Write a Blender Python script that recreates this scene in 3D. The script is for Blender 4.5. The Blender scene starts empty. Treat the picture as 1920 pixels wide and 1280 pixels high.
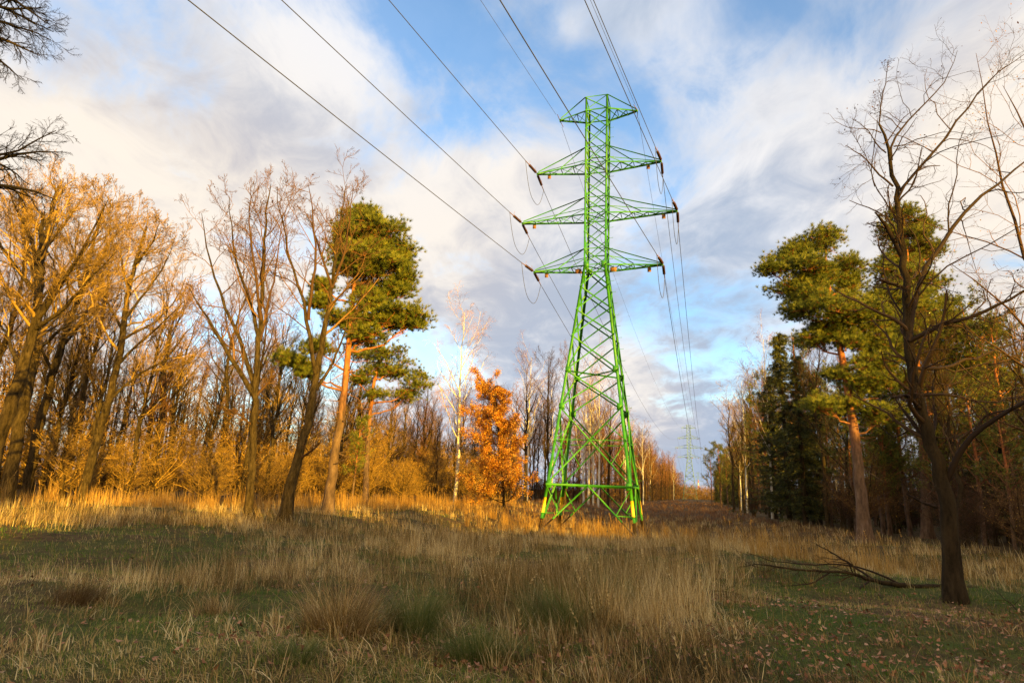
import bpy, math, random
import numpy as np
from mathutils import Matrix, Vector
rad = math.radians
# ------------------------------------------------------------------ camera
F_PX, PITCH, ROLL = 1168.6, 0.2303, 0.0413
EYE = 1.6
cF = np.array([0, math.cos(PITCH), math.sin(PITCH)])
_U = np.array([0, -math.sin(PITCH), math.cos(PITCH)]); _R = np.array([1., 0, 0])
cR = _R*math.cos(ROLL)+_U*math.sin(ROLL); cU = -_R*math.sin(ROLL)+_U*math.cos(ROLL)
scene = bpy.context.scene
cam = bpy.data.cameras.new("camera"); camo = bpy.data.objects.new("camera", cam)
scene.collection.objects.link(camo); scene.camera = camo
cam.lens = F_PX/1920*36; cam.sensor_width = 36; cam.clip_start = .05; cam.clip_end = 9000
M = Matrix((cR, cU, -cF)).transposed().to_4x4(); M.translation = Vector((0, 0, EYE)); camo.matrix_world = M

def ray(px, py):
    d = cF*F_PX + cR*(px-960) - cU*(py-640)
    return d/np.linalg.norm(d)
def P(px, py, D):                       # point on the ray of a pixel at world depth y = D
    d = ray(px, py); return np.array([0, 0, EYE])+d*(D/d[1])

# ------------------------------------------------------------------ light
SUN_EL, SUN_AZ = 11.5, -28.0            # the sun stands behind the viewer on the right; its light travels 28 deg left of +Y
world = bpy.data.worlds.new("World"); scene.world = world; world.use_nodes = True
scene.view_settings.view_transform = 'Standard'; scene.view_settings.look = 'None'
scene.view_settings.exposure = 1.65; scene.view_settings.gamma = 1
sun = bpy.data.lights.new("sun", 'SUN'); sun.energy = 5.0; sun.angle = rad(.5); sun.color = (1, .6, .07)
suno = bpy.data.objects.new("sun", sun); scene.collection.objects.link(suno)
travel = Vector((math.sin(rad(SUN_AZ))*math.cos(rad(SUN_EL)), math.cos(rad(SUN_AZ))*math.cos(rad(SUN_EL)), -math.sin(rad(SUN_EL))))
suno.rotation_euler = travel.to_track_quat('-Z', 'Y').to_euler()

nt = world.node_tree; nt.nodes.clear()
def N(t, tree=None, **k):
    n = (tree or nt).nodes.new(t)
    for a, b in k.items(): setattr(n, a, b)
    return n
def Lk(a, b, tree=None): (tree or nt).links.new(a, b)
def math_(op, a, b=None, c=None, tree=None, clamp=False):
    n = N('ShaderNodeMath', tree, operation=op); n.use_clamp = clamp
    for i, v in enumerate((a, b, c)):
        if v is None: continue
        if isinstance(v, (int, float)): n.inputs[i].default_value = v
        else: Lk(v, n.inputs[i], tree)
    return n.outputs[0]
def mixc(f, a, b, tree=None):
    n = N('ShaderNodeMix', tree, data_type='RGBA')
    for s, v in ((0, f), (6, a), (7, b)):
        if isinstance(v, (int, float)): n.inputs[s].default_value = v
        elif isinstance(v, tuple): n.inputs[s].default_value = (*v, 1)
        else: Lk(v, n.inputs[s], tree)
    return n.outputs[2]
def srgb(r, g, b): return tuple(((c/255+.055)/1.055)**2.4 if c/255 > .04045 else c/255/12.92 for c in (r, g, b))
sky = N('ShaderNodeTexSky'); sky.sky_type = 'NISHITA'; sky.sun_disc = False
sky.sun_elevation = rad(SUN_EL); sky.sun_rotation = rad(180+SUN_AZ); sky.air_density = 1.1; sky.dust_density = .25; sky.ozone_density = 2.5
tc = N('ShaderNodeTexCoord'); dirn = tc.outputs['Generated']
sep = N('ShaderNodeSeparateXYZ'); Lk(dirn, sep.inputs[0])
zz = math_('ADD', math_('MAXIMUM', sep.outputs[2], 0.0), .22)
comb = N('ShaderNodeCombineXYZ'); Lk(math_('DIVIDE', sep.outputs[0], zz), comb.inputs[0]); Lk(math_('DIVIDE', sep.outputs[1], zz), comb.inputs[1])
def noise(vec, scale, detail, rough, dist=0., off=(0, 0, 0), scl=(1, 1, 1), rot=0.):
    mp = N('ShaderNodeMapping'); mp.inputs[1].default_value = off; mp.inputs[3].default_value = scl; mp.inputs[2].default_value = (0, 0, rot); Lk(vec, mp.inputs[0])
    n = N('ShaderNodeTexNoise'); n.inputs['Scale'].default_value = scale; n.inputs['Detail'].default_value = detail
    n.inputs['Roughness'].default_value = rough; n.inputs['Distortion'].default_value = dist; Lk(mp.outputs[0], n.inputs[0]); return n.outputs[0]
n1 = noise(comb.outputs[0], 2.3, 7, .6, .5, (3.1, 1.7, 0), (1, .75, 1), .6)
n2 = noise(comb.outputs[0], 1.25, 5, .55, .3, (7.3, 4.4, 2), (1, .8, 1), .5)
n3 = noise(comb.outputs[0], 6.5, 6, .62, .6, (1.3, 2.4, 5), (1, .7, 1), .6)
def blobs(lst):                         # soft lobes round directions in the sky
    tot = None
    for px, py, s, w in lst:
        d = ray(px, py)
        v = N('ShaderNodeVectorMath', operation='DOT_PRODUCT'); Lk(dirn, v.inputs[0]); v.inputs[1].default_value = tuple(d)
        k = 2*(F_PX/s)**2; e = math_('EXPONENT', math_('MULTIPLY_ADD', v.outputs['Value'], k, -k))
        tot = math_('MULTIPLY', e, w) if tot is None else math_('MULTIPLY_ADD', e, w, tot)
    return tot
# cover > 0 cloud, < 0 blue
cover = blobs([(700, 0, 70, -.35), (770, 80, 110, -.65), (830, 190, 100, -.6), (800, 250, 60, -.4), (950, 50, 100, -.3), (690, 275, 60, -.35), (540, 30, 70, -.3), (120, 60, 130, -.45), (130, 160, 60, -.3),
               (1200, 200, 80, -.4), (1010, 110, 70, -.25), (1120, 90, 60, -.25), (1430, 5, 60, -.4), (1780, 40, 130, -.3), (1630, 60, 90, -.2), (720, 345, 60, -.35), (1290, 740, 90, -.35), (1250, 790, 60, -.3), (1390, 660, 90, -.3), (1200, 590, 80, -.25), (1330, 640, 80, -.2),
               (840, 690, 70, -.45), (600, 640, 90, -.35), (560, 790, 90, -.3), (300, 330, 40, -.15), (430, 700, 160, -.25), (640, 150, 120, .35), (300, 220, 170, .4), (900, 430, 200, .45), (1500, 300, 300, .4), (60, 280, 170, .5), (200, 420, 140, .3), (500, 330, 130, .3),
               (1070, 50, 25, .4), (480, 90, 80, .2), (1300, 880, 110, .8), (1100, 900, 200, .5), (1000, 800, 150, .3), (1000, 620, 140, .35), (1900, 300, 200, .4), (1180, 690, 60, .3), (1240, 830, 60, .3)])
cov = math_('ADD', math_('ADD', math_('ADD', math_('MULTIPLY', math_('SUBTRACT', n1, .5), 3.4), math_('MULTIPLY', math_('SUBTRACT', n3, .5), 1.1)), cover), .34)
covs = N('ShaderNodeMapRange', interpolation_type='SMOOTHSTEP'); cov = math_('ADD', cov, math_('MULTIPLY', math_('MAXIMUM', math_('SUBTRACT', .2, sep.outputs[2]), 0.), 1.9)); Lk(cov, covs.inputs[0]); covs.inputs[1].default_value = -.3; covs.inputs[2].default_value = .62
covs.inputs[3].default_value = .12; covs.inputs[4].default_value = 1
shade = blobs([(330, 190, 170, .75), (480, 230, 110, .45), (180, 110, 110, .35), (1500, 480, 260, .22), (1350, 420, 160, .12), (960, 600, 140, .95), (860, 530, 110, .5), (1300, 870, 110, 1.1), (1400, 880, 160, .6), (1200, 540, 100, .5), (1350, 560, 90, .4),
               (620, 300, 80, .35), (560, 400, 100, .3), (1550, 130, 150, .15), (1010, 370, 80, -.4), (650, 90, 100, -.8), (560, 60, 80, -.4), (80, 250, 120, -.8), (230, 380, 150, -.8), (450, 330, 80, -.3), (750, 420, 140, -.55), (1900, 250, 160, -.7), (1180, 690, 70, -.5), (1250, 100, 110, -.5), (1400, 200, 120, -.4), (1100, 260, 100, -.3), (920, 300, 90, -.4), (1700, 300, 150, .2)])
sh = N('ShaderNodeMapRange', interpolation_type='SMOOTHSTEP')
Lk(math_('ADD', math_('ADD', math_('ADD', math_('MULTIPLY', math_('SUBTRACT', n2, .5), 2.8), math_('MULTIPLY', math_('SUBTRACT', n3, .5), 2.2)), math_('MULTIPLY', math_('SUBTRACT', n1, .5), 1.3)), math_('MULTIPLY_ADD', shade, .72, .07)), sh.inputs[0])
sh.inputs[1].default_value = -.35; sh.inputs[2].default_value = 1.
warm = blobs([(60, 400, 330, .8), (430, 430, 300, .6), (850, 420, 200, .5), (1980, 230, 230, 1.1), (1900, 500, 200, .7), (1020, 300, 120, .4), (60, 800, 400, .6), (1180, 690, 120, .6), (900, 560, 150, .25), (1240, 790, 70, .4), (1400, 200, 160, .25)])
warm = math_('MULTIPLY', math_('MINIMUM', warm, 1.), .8)
white = mixc(math_('MINIMUM', warm, 1.), srgb(240, 242, 248), srgb(255, 241, 222))
grey = mixc(math_('MINIMUM', warm, 1.), srgb(172, 189, 213), srgb(208, 200, 200))
ccol = mixc(sh.outputs[0], white, grey)
bg1 = N('ShaderNodeBackground'); bg1.inputs[1].default_value = .15
hs = N('ShaderNodeHueSaturation'); hs.inputs['Saturation'].default_value = 1.12; hs.inputs['Value'].default_value = .72; Lk(sky.outputs[0], hs.inputs['Color']); Lk(hs.outputs[0], bg1.inputs[0])
bg2 = N('ShaderNodeBackground'); bk = N('ShaderNodeMapRange', interpolation_type='SMOOTHSTEP'); Lk(sep.outputs[1], bk.inputs[0]); bk.inputs[1].default_value = .2; bk.inputs[2].default_value = -.9   # clouds behind the viewer raised and warmed as added fill for the shaded foreground
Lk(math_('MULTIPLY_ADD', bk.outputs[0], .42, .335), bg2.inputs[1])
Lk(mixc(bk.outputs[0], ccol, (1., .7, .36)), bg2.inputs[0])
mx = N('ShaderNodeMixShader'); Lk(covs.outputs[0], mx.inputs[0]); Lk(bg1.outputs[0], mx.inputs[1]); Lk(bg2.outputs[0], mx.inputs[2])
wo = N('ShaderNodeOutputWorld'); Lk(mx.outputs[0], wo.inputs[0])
world.cycles.sampling_method = 'MANUAL'; world.cycles.sample_map_resolution = 256

# ------------------------------------------------------------------ ground shape
rs = np.random.RandomState(11)
def vn(x, y, seed=0, f=1.):             # smooth pseudo noise, about -1..1
    r = np.random.RandomState(seed+100); o = 0
    for k in range(6):
        a = r.uniform(0, 6.283); ff = f*r.uniform(.6, 1.8); o = o+np.sin((x*math.cos(a)+y*math.sin(a))*ff+r.uniform(0, 6.28))
    return o/3.2
def sstep(t, a, b): t = np.clip((t-a)/(b-a), 0, 1); return t*t*(3-2*t)
TX, TY, YAW = 5.5301, 40.0, 0.2874
LS, LC = math.sin(YAW), math.cos(YAW)
def uv(x, y): return (x-TX)*LC-(y-TY)*LS, (x-TX)*LS+(y-TY)*LC
def xy(u, v): return TX+u*LC+v*LS, TY-u*LS+v*LC
def zg(x, y):
    x = np.asarray(x, float); y = np.asarray(y, float)
    u_, v_ = uv(x, y)
    z = -1.0*sstep(y, 9, 40)*(1-(1-sstep(u_, -10, -3))*(1-sstep(v_, 40, 75)))+.4*sstep(u_, 9, 16)*sstep(y, 15, 35)*(1-sstep(v_, 80, 120))
    z = z-.3*np.exp(-((x-14)**2/30+(y-24)**2/60)) + .3*np.exp(-((x-6.5)**2/10+(y-22)**2/40))
    near = 1-sstep(np.hypot(x, y), 40, 90)
    z = z+near*(.09*vn(x, y, 1, .9)+.04*vn(x, y, 2, 3.2))
    w = np.exp(-((x-TX)**2+(y-TY)**2)/14.); z = z*(1-w)+(-1.0)*w
    z = z+.4*sstep(y, 330, 900)
    return z
def ground_hit(px, py):
    d = ray(px, py)
    q = np.array([0, 0, EYE])+d*np.geomspace(2, 900, 4000)[:, None]
    k = np.nonzero(q[:, 2] < zg(q[:, 0], q[:, 1]))[0]
    return q[k[0] if len(k) else -1]

# ------------------------------------------------------------------ mesh tools
COL = scene.collection
class MB:
    def __init__(s): s.v = []; s.f = []; s.a = []; s.n = 0
    def add(s, v, faces, a=None):
        v = np.asarray(v, np.float32).reshape(-1, 3)
        for f in faces: s.f.append(np.asarray(f, np.int64)+s.n)
        s.v.append(v); s.a.append(np.zeros(len(v), np.float32) if a is None else np.asarray(a, np.float32)); s.n += len(v)
    def mesh(s, name, mats, smooth=True, attr='rnd'):
        me = bpy.data.meshes.new(name)
        v = np.concatenate(s.v); a = np.concatenate(s.a)
        me.vertices.add(len(v)); me.vertices.foreach_set('co', v.ravel())
        loops = np.concatenate([f.ravel() for f in s.f]); tot = np.concatenate([np.full(len(f), f.shape[1]) for f in s.f])
        me.loops.add(len(loops)); me.loops.foreach_set('vertex_index', loops.astype(np.int32))
        st = np.concatenate([[0], np.cumsum(tot)[:-1]])
        me.polygons.add(len(tot)); me.polygons.foreach_set('loop_start', st.astype(np.int32)); me.polygons.foreach_set('loop_total', tot.astype(np.int32))
        if smooth: me.polygons.foreach_set('use_smooth', np.ones(len(tot), bool))
        at = me.attributes.new(attr, 'FLOAT', 'POINT'); at.data.foreach_set('value', a)
        for m in (mats if isinstance(mats, (list, tuple)) else [mats]): me.materials.append(m)
        me.update(); return me
    def obj(s, name, mats, parent=None, smooth=True):
        o = bpy.data.objects.new(name, s.mesh(name, mats, smooth)); COL.objects.link(o)
        if parent: o.parent = parent
        return o
def tag(o, label=None, cat=None, group=None, kind=None):
    for k, v in (('label', label), ('category', cat), ('group', group), ('kind', kind)):
        if v: o[k] = v
    return o
def empty(name, loc, label, cat, group=None, rz=0., s=1.):
    o = bpy.data.objects.new(name, None); COL.objects.link(o); o.location = loc; o.rotation_euler = (0, 0, rz); o.scale = (s, s, s) if not isinstance(s, tuple) else s
    o.empty_display_size = .3
    return tag(o, label, cat, group)
def copy_tree(src, loc, rz, s, label, group=None):
    r = src.copy(); COL.objects.link(r); r.location = loc; r.rotation_euler = (0, 0, rz); r.scale = (s, s, s) if not isinstance(s, tuple) else s
    r['label'] = label
    if group: r['group'] = group
    elif 'group' in r: del r['group']
    for ch in src.children:
        c = ch.copy(); COL.objects.link(c); c.parent = r
        for g in ch.children:
            d = g.copy(); COL.objects.link(d); d.parent = c
    return r
def nrm(v): return v/np.maximum(np.linalg.norm(v, axis=-1, keepdims=True), 1e-9)
def tubes(mb, pts, rad_, sides, rnd=None, lump=0.):   # pts (M,n,3) rad (M,n)
    pts = np.asarray(pts, float); rad_ = np.asarray(rad_, float)
    if pts.ndim == 2: pts = pts[None]; rad_ = rad_[None]
    Mn, n, _ = pts.shape
    t = np.empty_like(pts); t[:, 1:-1] = pts[:, 2:]-pts[:, :-2]; t[:, 0] = pts[:, 1]-pts[:, 0]; t[:, -1] = pts[:, -1]-pts[:, -2]; t = nrm(t)
    mean = nrm(pts[:, -1]-pts[:, 0])
    ref = np.where(np.abs(mean[:, :1]) < .7, np.array([[1., 0, 0]]), np.array([[0, 1., 0]]))[:, None, :]
    a = nrm(np.cross(t, np.broadcast_to(ref, t.shape))); b = np.cross(t, a)
    ang = np.arange(sides)*2*math.pi/sides
    lm_ = 1.
    if lump:                              # uneven girth and root flare
        g_ = np.arange(n)[:, None]; th = ang[None]; ph_ = float(pts[0, 0, 0])*7
        lm_ = 1+lump*(np.sin(3*th+g_*.35+ph_)+.7*np.sin(5*th-g_*.5+ph_)+.6*np.sin(2*th+g_*1.1))+np.exp(-g_/1.3)*.35*(.45+.55*np.sin(5*th+ph_))
        lm_ = lm_[None, :, :, None]
    v = pts[:, :, None]+lm_*rad_[:, :, None, None]*(a[:, :, None]*np.cos(ang)[:, None]+b[:, :, None]*np.sin(ang)[:, None])
    i = np.arange(n-1)[:, None]*sides; j = np.arange(sides)[None]; j2 = (j+1) % sides
    q = np.stack([i+j, i+j2, i+sides+j2, i+sides+j], -1).reshape(-1, 4)
    f = (q[None]+(np.arange(Mn)*n*sides)[:, None, None]).reshape(-1, 4)
    r = np.zeros(Mn) if rnd is None else rnd
    mb.add(v.reshape(-1, 3), [f], np.repeat(r, n*sides))
def resample(pts, rads, n, wob=0., rng=rs):
    pts = np.asarray(pts, float); d = np.r_[0, np.cumsum(np.linalg.norm(np.diff(pts, axis=0), axis=1))]
    t = np.linspace(0, d[-1], n)
    # smooth interpolation (Catmull-like through cubic on coordinates)
    out = np.stack([np.interp(t, d, pts[:, k]) for k in range(3)], 1)
    for _ in range(2): out[1:-1] = (out[:-2]+2*out[1:-1]+out[2:])/4
    if wob: out[1:-1] += rng.normal(0, wob, (n-2, 3))
    return out, np.interp(t, d, np.asarray(rads, float))
def grow(pts, rd, k, t0, t1, ratio, ang, npts, rng, up=.25, jit=.18, rr=.55, rmin=.004, lmin=.0, droop=0., tipr=.3, flat=0.):
    Mn, n, _ = pts.shape
    L = np.linalg.norm(np.diff(pts, axis=1), axis=2).sum(1)
    K = Mn*k; par = np.repeat(np.arange(Mn), k)
    t = (t0+(t1-t0)*((np.tile(np.arange(k), Mn)+rng.uniform(0, 1, K))/k))
    fi = t*(n-1); i0 = np.clip(fi.astype(int), 0, n-2); fr = fi-i0
    a = pts[par, i0]; b = pts[par, i0+1]; s = a+(b-a)*fr[:, None]; tan = nrm(b-a)
    r0 = rd[par, i0]*(1-fr)+rd[par, i0+1]*fr
    ref = nrm(rng.normal(0, 1, (K, 3))); perp = nrm(np.cross(tan, ref))
    if flat: perp[:, 2] *= (1-flat); perp = nrm(perp)
    an = ang*rng.uniform(.75, 1.25, K)
    d = tan*np.cos(an)[:, None]+perp*np.sin(an)[:, None]
    ln = np.maximum(L[par]*ratio*(1.15-.65*t)*rng.uniform(.6, 1.25, K), lmin)
    out = np.empty((K, npts, 3)); out[:, 0] = s; st = (ln/(npts-1))[:, None]
    for q in range(1, npts):
        d = nrm(d+np.array([0, 0, up-droop*q/npts])/(npts-1)*1.5+rng.normal(0, jit, (K, 3)))
        out[:, q] = out[:, q-1]+d*st
    rb = np.maximum(np.minimum(r0*rr*rng.uniform(.75, 1.1, K), r0*.85), rmin)
    prof = 1-(1-tipr)*np.linspace(0, 1, npts)
    return out, np.maximum(rb[:, None]*prof, rmin*.6)
def quads(mb, c, sx, sy, rng, rnd=None, nz=0., tilt=None):
    c = np.asarray(c, float); K = len(c)
    a = rng.normal(0, 1, (K, 3)); a[:, 2] *= (1-nz); a = nrm(a); b = nrm(np.cross(a, rng.normal(0, 1, (K, 3))))
    if nz: b = nrm(np.cross(np.cross(a, np.array([0, 0, 1.])+rng.normal(0, 1-nz, (K, 3))), a)*-1+0); b = nrm(np.cross(a, np.array([0, 0, 1.])+rng.normal(0, (1-nz)*.8, (K, 3))))
    sx = np.broadcast_to(sx, K)[:, None]; sy = np.broadcast_to(sy, K)[:, None]
    w = np.cross(a, b)*.18
    v = np.stack([c-a*sx*.5-w*sx, c+b*sy*.5, c+a*sx*.5-w*sx, c-b*sy*.5], 1)
    f = np.arange(K*4).reshape(K, 4)
    mb.add(v, [f], np.repeat(rng.uniform(0, 1, K) if rnd is None else rnd, 4))
def needles(mb, c, axis, ln, w, k, rng, rnd=None, spread=1.0):
    K = len(c); C = np.repeat(c, k, 0); A = np.repeat(axis, k, 0)
    d = nrm(A+rng.normal(0, spread, (K*k, 3))); l = (ln*rng.uniform(.6, 1.15, K*k))[:, None]
    s = nrm(np.cross(d, rng.normal(0, 1, (K*k, 3))))*w*.5
    v = np.stack([C-s, C+s, C+d*l], 1)
    mb.add(v, [np.arange(K*k*3).reshape(-1, 3)], np.repeat(np.repeat(rng.uniform(0, 1, K) if rnd is None else rnd, k), 3))

# ------------------------------------------------------------------ materials
def mat(name, build):
    m = bpy.data.materials.new(name); m.use_nodes = True; t = m.node_tree; t.nodes.clear()
    out = N('ShaderNodeOutputMaterial', t); sh_ = build(t); Lk(sh_, out.inputs[0], t); return m
def tnoise(t, scale, detail=4, rough=.6, vec='Object', scl=(1, 1, 1)):
    c = N('ShaderNodeTexCoord', t); mp = N('ShaderNodeMapping', t); mp.inputs[3].default_value = scl; Lk(c.outputs[vec], mp.inputs[0], t)
    n = N('ShaderNodeTexNoise', t); n.inputs['Scale'].default_value = scale; n.inputs['Detail'].default_value = detail; n.inputs['Roughness'].default_value = rough
    Lk(mp.outputs[0], n.inputs[0], t); return n.outputs[0]
def ramp(t, fac, stops):
    r = N('ShaderNodeValToRGB', t); e = r.color_ramp.elements
    while len(e) < len(stops): e.new(.5)
    for el, (p, c) in zip(e, stops): el.position = p; el.color = (*c, 1)
    Lk(fac, r.inputs[0], t); return r.outputs[0]
def bsdf(t, col, rough=.85, bump=None, bs=.3, spec=.3, bd=.02, metal=0.):
    b = N('ShaderNodeBsdfPrincipled', t); b.inputs['Roughness'].default_value = rough; b.inputs['Specular IOR Level'].default_value = spec; b.inputs['Metallic'].default_value = metal
    if isinstance(col, tuple): b.inputs[0].default_value = (*col, 1)
    else: Lk(col, b.inputs[0], t)
    if bump is not None:
        n = N('ShaderNodeBump', t); n.inputs['Strength'].default_value = bs; n.inputs['Distance'].default_value = bd; Lk(bump, n.inputs['Height'], t); Lk(n.outputs[0], b.inputs['Normal'], t)
    return b.outputs[0]
def attr(t, n='rnd'):
    a = N('ShaderNodeAttribute', t); a.attribute_name = n; return a.outputs['Fac']
def leafmat(name, stops, trans=.35, rough=.6, spec=.25):
    def b(t):
        c = ramp(t, attr(t), stops); p = bsdf(t, c, rough, spec=spec)
        tr = N('ShaderNodeBsdfTranslucent', t); Lk(c, tr.inputs[0], t)
        m = N('ShaderNodeMixShader', t); m.inputs[0].default_value = trans; Lk(p, m.inputs[1], t); Lk(tr.outputs[0], m.inputs[2], t); return m.outputs[0]
    return mat(name, b)
def barkmat(name, c1, c2, c3, sc=6, bs=.8):
    def b(t):
        n = tnoise(t, sc, 8, .72, scl=(1, 1, .3)); n2 = tnoise(t, 1.3, 3, .5)
        c = ramp(t, n, [(.36, c1), (.47, c2), (.66, c3)])
        c = mixc(math_('MULTIPLY', n2, .6, tree=t), c, (c1[0]*.7, c1[1]*.95, c1[2]*.6), t)
        return bsdf(t, c, .95, n, 1., .08, .09)
    return mat(name, b)
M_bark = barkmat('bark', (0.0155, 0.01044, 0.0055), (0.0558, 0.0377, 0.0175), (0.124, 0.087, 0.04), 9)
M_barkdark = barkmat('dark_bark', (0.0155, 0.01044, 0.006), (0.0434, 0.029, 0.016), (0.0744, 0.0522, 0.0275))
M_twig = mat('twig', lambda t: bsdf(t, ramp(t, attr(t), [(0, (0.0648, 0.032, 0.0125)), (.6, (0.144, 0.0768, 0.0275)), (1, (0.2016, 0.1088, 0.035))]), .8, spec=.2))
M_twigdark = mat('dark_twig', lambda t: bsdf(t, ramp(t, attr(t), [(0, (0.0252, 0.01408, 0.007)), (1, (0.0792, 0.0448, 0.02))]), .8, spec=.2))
M_twigshade = mat('shade_dark_twig', lambda t: bsdf(t, (.012, .009, .008), .8, spec=.1))  # near-black colour paints in the shade on the upper-left boughs
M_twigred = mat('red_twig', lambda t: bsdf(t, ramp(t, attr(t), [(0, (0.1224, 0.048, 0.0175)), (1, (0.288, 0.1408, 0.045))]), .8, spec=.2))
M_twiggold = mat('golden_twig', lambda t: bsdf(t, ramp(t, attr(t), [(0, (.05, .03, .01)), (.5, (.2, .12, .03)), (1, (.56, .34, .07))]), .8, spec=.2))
def pinebark(t):
    c = N('ShaderNodeTexCoord', t); s = N('ShaderNodeSeparateXYZ', t); Lk(c.outputs['Object'], s.inputs[0], t)
    n = tnoise(t, 5, 6, .65, scl=(1, 1, .3))
    lo = ramp(t, n, [(.3, (.04, .026, .018)), (.55, (.13, .08, .05)), (.75, (.2, .14, .1))])
    hi = ramp(t, n, [(.3, (.16, .05, .018)), (.55, (.36, .13, .045)), (.75, (.48, .22, .09))])
    m = N('ShaderNodeMapRange', t); Lk(math_('ADD', s.outputs[2], math_('MULTIPLY', n, 3., tree=t), tree=t), m.inputs[0], t); m.inputs[1].default_value = 6; m.inputs[2].default_value = 10.5
    return bsdf(t, mixc(m.outputs[0], lo, hi, t), .85, n, .8, .2, .04)
M_pinebark = mat('pine_bark', pinebark)
def birch(t):
    n = tnoise(t, 3.2, 5, .7, scl=(1, 1, 3.5)); n2 = tnoise(t, 1.1, 2, .5)
    c = ramp(t, n, [(.36, (.03, .025, .02)), (.43, (.5, .46, .38)), (.6, (.66, .62, .54)), (.9, (.72, .66, .56))])
    return bsdf(t, c, .7, n, .3, .2, .02)
M_birch = mat('birch_bark', birch)
M_pine = leafmat('pine_needles', [(0, (0.02975, 0.0425, 0.0096)), (.5, (0.119, 0.1445, 0.02)), (1, (0.289, 0.2805, 0.04))], .25)
M_spruce = leafmat('spruce_needles', [(0, (.016, .022, .008)), (.6, (.05, .06, .014)), (1, (.18, .17, .03))], .15)
M_oak = leafmat('oak_leaves', [(0, (.2, .07, .015)), (.3, (.5, .19, .025)), (.65, (.74, .36, .05)), (1, (.8, .55, .12))], .45)
M_drybrown = leafmat('dry_leaves', [(0, (.12, .05, .012)), (.5, (.34, .16, .025)), (1, (.66, .4, .06))], .4)
M_darkleaf = leafmat('withered_leaves', [(0, (.05, .02, .012)), (1, (.13, .05, .02))], .3)

# ------------------------------------------------------------------ ground, one sheet
def ground_mat(t):
    n = tnoise(t, .35, 6, .6); n2 = tnoise(t, 5, 8, .7); n3 = tnoise(t, 40, 4, .7)
    a = ramp(t, n2, [(.3, (.022, .015, .008)), (.5, (.07, .045, .02)), (.7, (.15, .1, .04))])
    g = ramp(t, n3, [(.3, (.018, .03, .006)), (.6, (.055, .09, .012)), (.8, (.12, .14, .03))])
    f = N('ShaderNodeMapRange', t); Lk(n, f.inputs[0], t); f.inputs[1].default_value = .42; f.inputs[2].default_value = .6
    c_ = N('ShaderNodeTexCoord', t); ln = N('ShaderNodeVectorMath', t, operation='LENGTH'); Lk(c_.outputs['Object'], ln.inputs[0], t)
    nr_ = N('ShaderNodeMapRange', t); Lk(ln.outputs['Value'], nr_.inputs[0], t); nr_.inputs[1].default_value = 14; nr_.inputs[2].default_value = 40; nr_.inputs[3].default_value = .8; nr_.inputs[4].default_value = .1
    return bsdf(t, mixc(math_('MULTIPLY', f.outputs[0], nr_.outputs[0], tree=t), a, g, t), .95, n3, .6, .1, .03)
M_ground = mat('meadow_soil', ground_mat)
mb = MB(); nr, na = 240, 360
rr_ = np.r_[0.01, np.geomspace(.4, 5000, nr-1)]; aa = np.linspace(0, 2*math.pi, na, endpoint=False)
gx = rr_[:, None]*np.sin(aa); gy = rr_[:, None]*np.cos(aa); gz = zg(gx, gy)
i = np.arange(nr-1)[:, None]*na; j = np.arange(na)[None]; j2 = (j+1) % na
mb.add(np.stack([gx, gy, gz], -1), [np.stack([i+j, i+na+j, i+na+j2, i+j2], -1).reshape(-1, 4)[:, ::-1]])
tag(mb.obj('ground', M_ground), kind='structure')

# ------------------------------------------------------------------ pylon
def paint(t, base, dark):
    n = tnoise(t, 2.2, 5, .6); n2 = tnoise(t, 25, 3, .6)
    c = mixc(ramp(t, n, [(.35, (0, 0, 0)), (.7, (1, 1, 1))]), base, dark, t)
    c = mixc(ramp(t, n2, [(.66, (0, 0, 0)), (.74, (1, 1, 1))]), c, (base[0]*.6+.05, base[1]*.45, base[2]*.6), t)
    return bsdf(t, c, .5, n2, .1, .4, .005)
M_green = mat('green_paint', lambda t: paint(t, (.04, .235, .006), (.018, .115, .005)))
M_yellow = mat('yellow_paint', lambda t: paint(t, (.8, .52, .02), (.7, .42, .02)))
M_tar = mat('tar_paint', lambda t: paint(t, (.03, .022, .016), (.055, .03, .015)))
M_wire = mat('weathered_conductor', lambda t: bsdf(t, (.06, .06, .065), .55, spec=.4))
M_ins = mat('brown_glazed_porcelain', lambda t: bsdf(t, (.07, .032, .02), .3, spec=.5))
M_rust = mat('rusty_plate', lambda t: bsdf(t, ramp(t, tnoise(t, 9, 5), [(.35, (.1, .045, .02)), (.65, (.3, .15, .06))]), .8))
M_galv = mat('rusted_fitting', lambda t: bsdf(t, (.22, .12, .07), .6, spec=.4))
def lbar(mb, a, b, w, th, x, y):         # L-section bar, flanges along x and y
    a = np.asarray(a, float); b = np.asarray(b, float); t = nrm(b-a)
    x = np.asarray(x, float); x = nrm(x-t*np.dot(x, t)); y = np.asarray(y, float)-t*np.dot(y, t); y = nrm(y-x*np.dot(x, y))
    prof = [(0, 0), (w, 0), (w, th), (th, th), (th, w), (0, w)]
    v = [p+x*i+y*j for p in (a, b) for i, j in prof]
    f = [[k, (k+1) % 6, (k+1) % 6+6, k+6] for k in range(6)]
    mb.add(v, [np.array(f), np.array([[0, 1, 2, 3], [0, 3, 4, 5], [6, 9, 8, 7], [6, 11, 10, 9]])])
def wbar(mb, a, b, w, nrm_, off=0.):      # bracing: L bar with one flange in the face plane
    a = np.asarray(a, float); b = np.asarray(b, float); n_ = np.asarray(nrm_, float); t = nrm(b-a); x = np.cross(t, n_)
    lbar(mb, a+n_*off-x*w/2, b+n_*off-x*w/2, w, w*.14, x, -n_)
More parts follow.
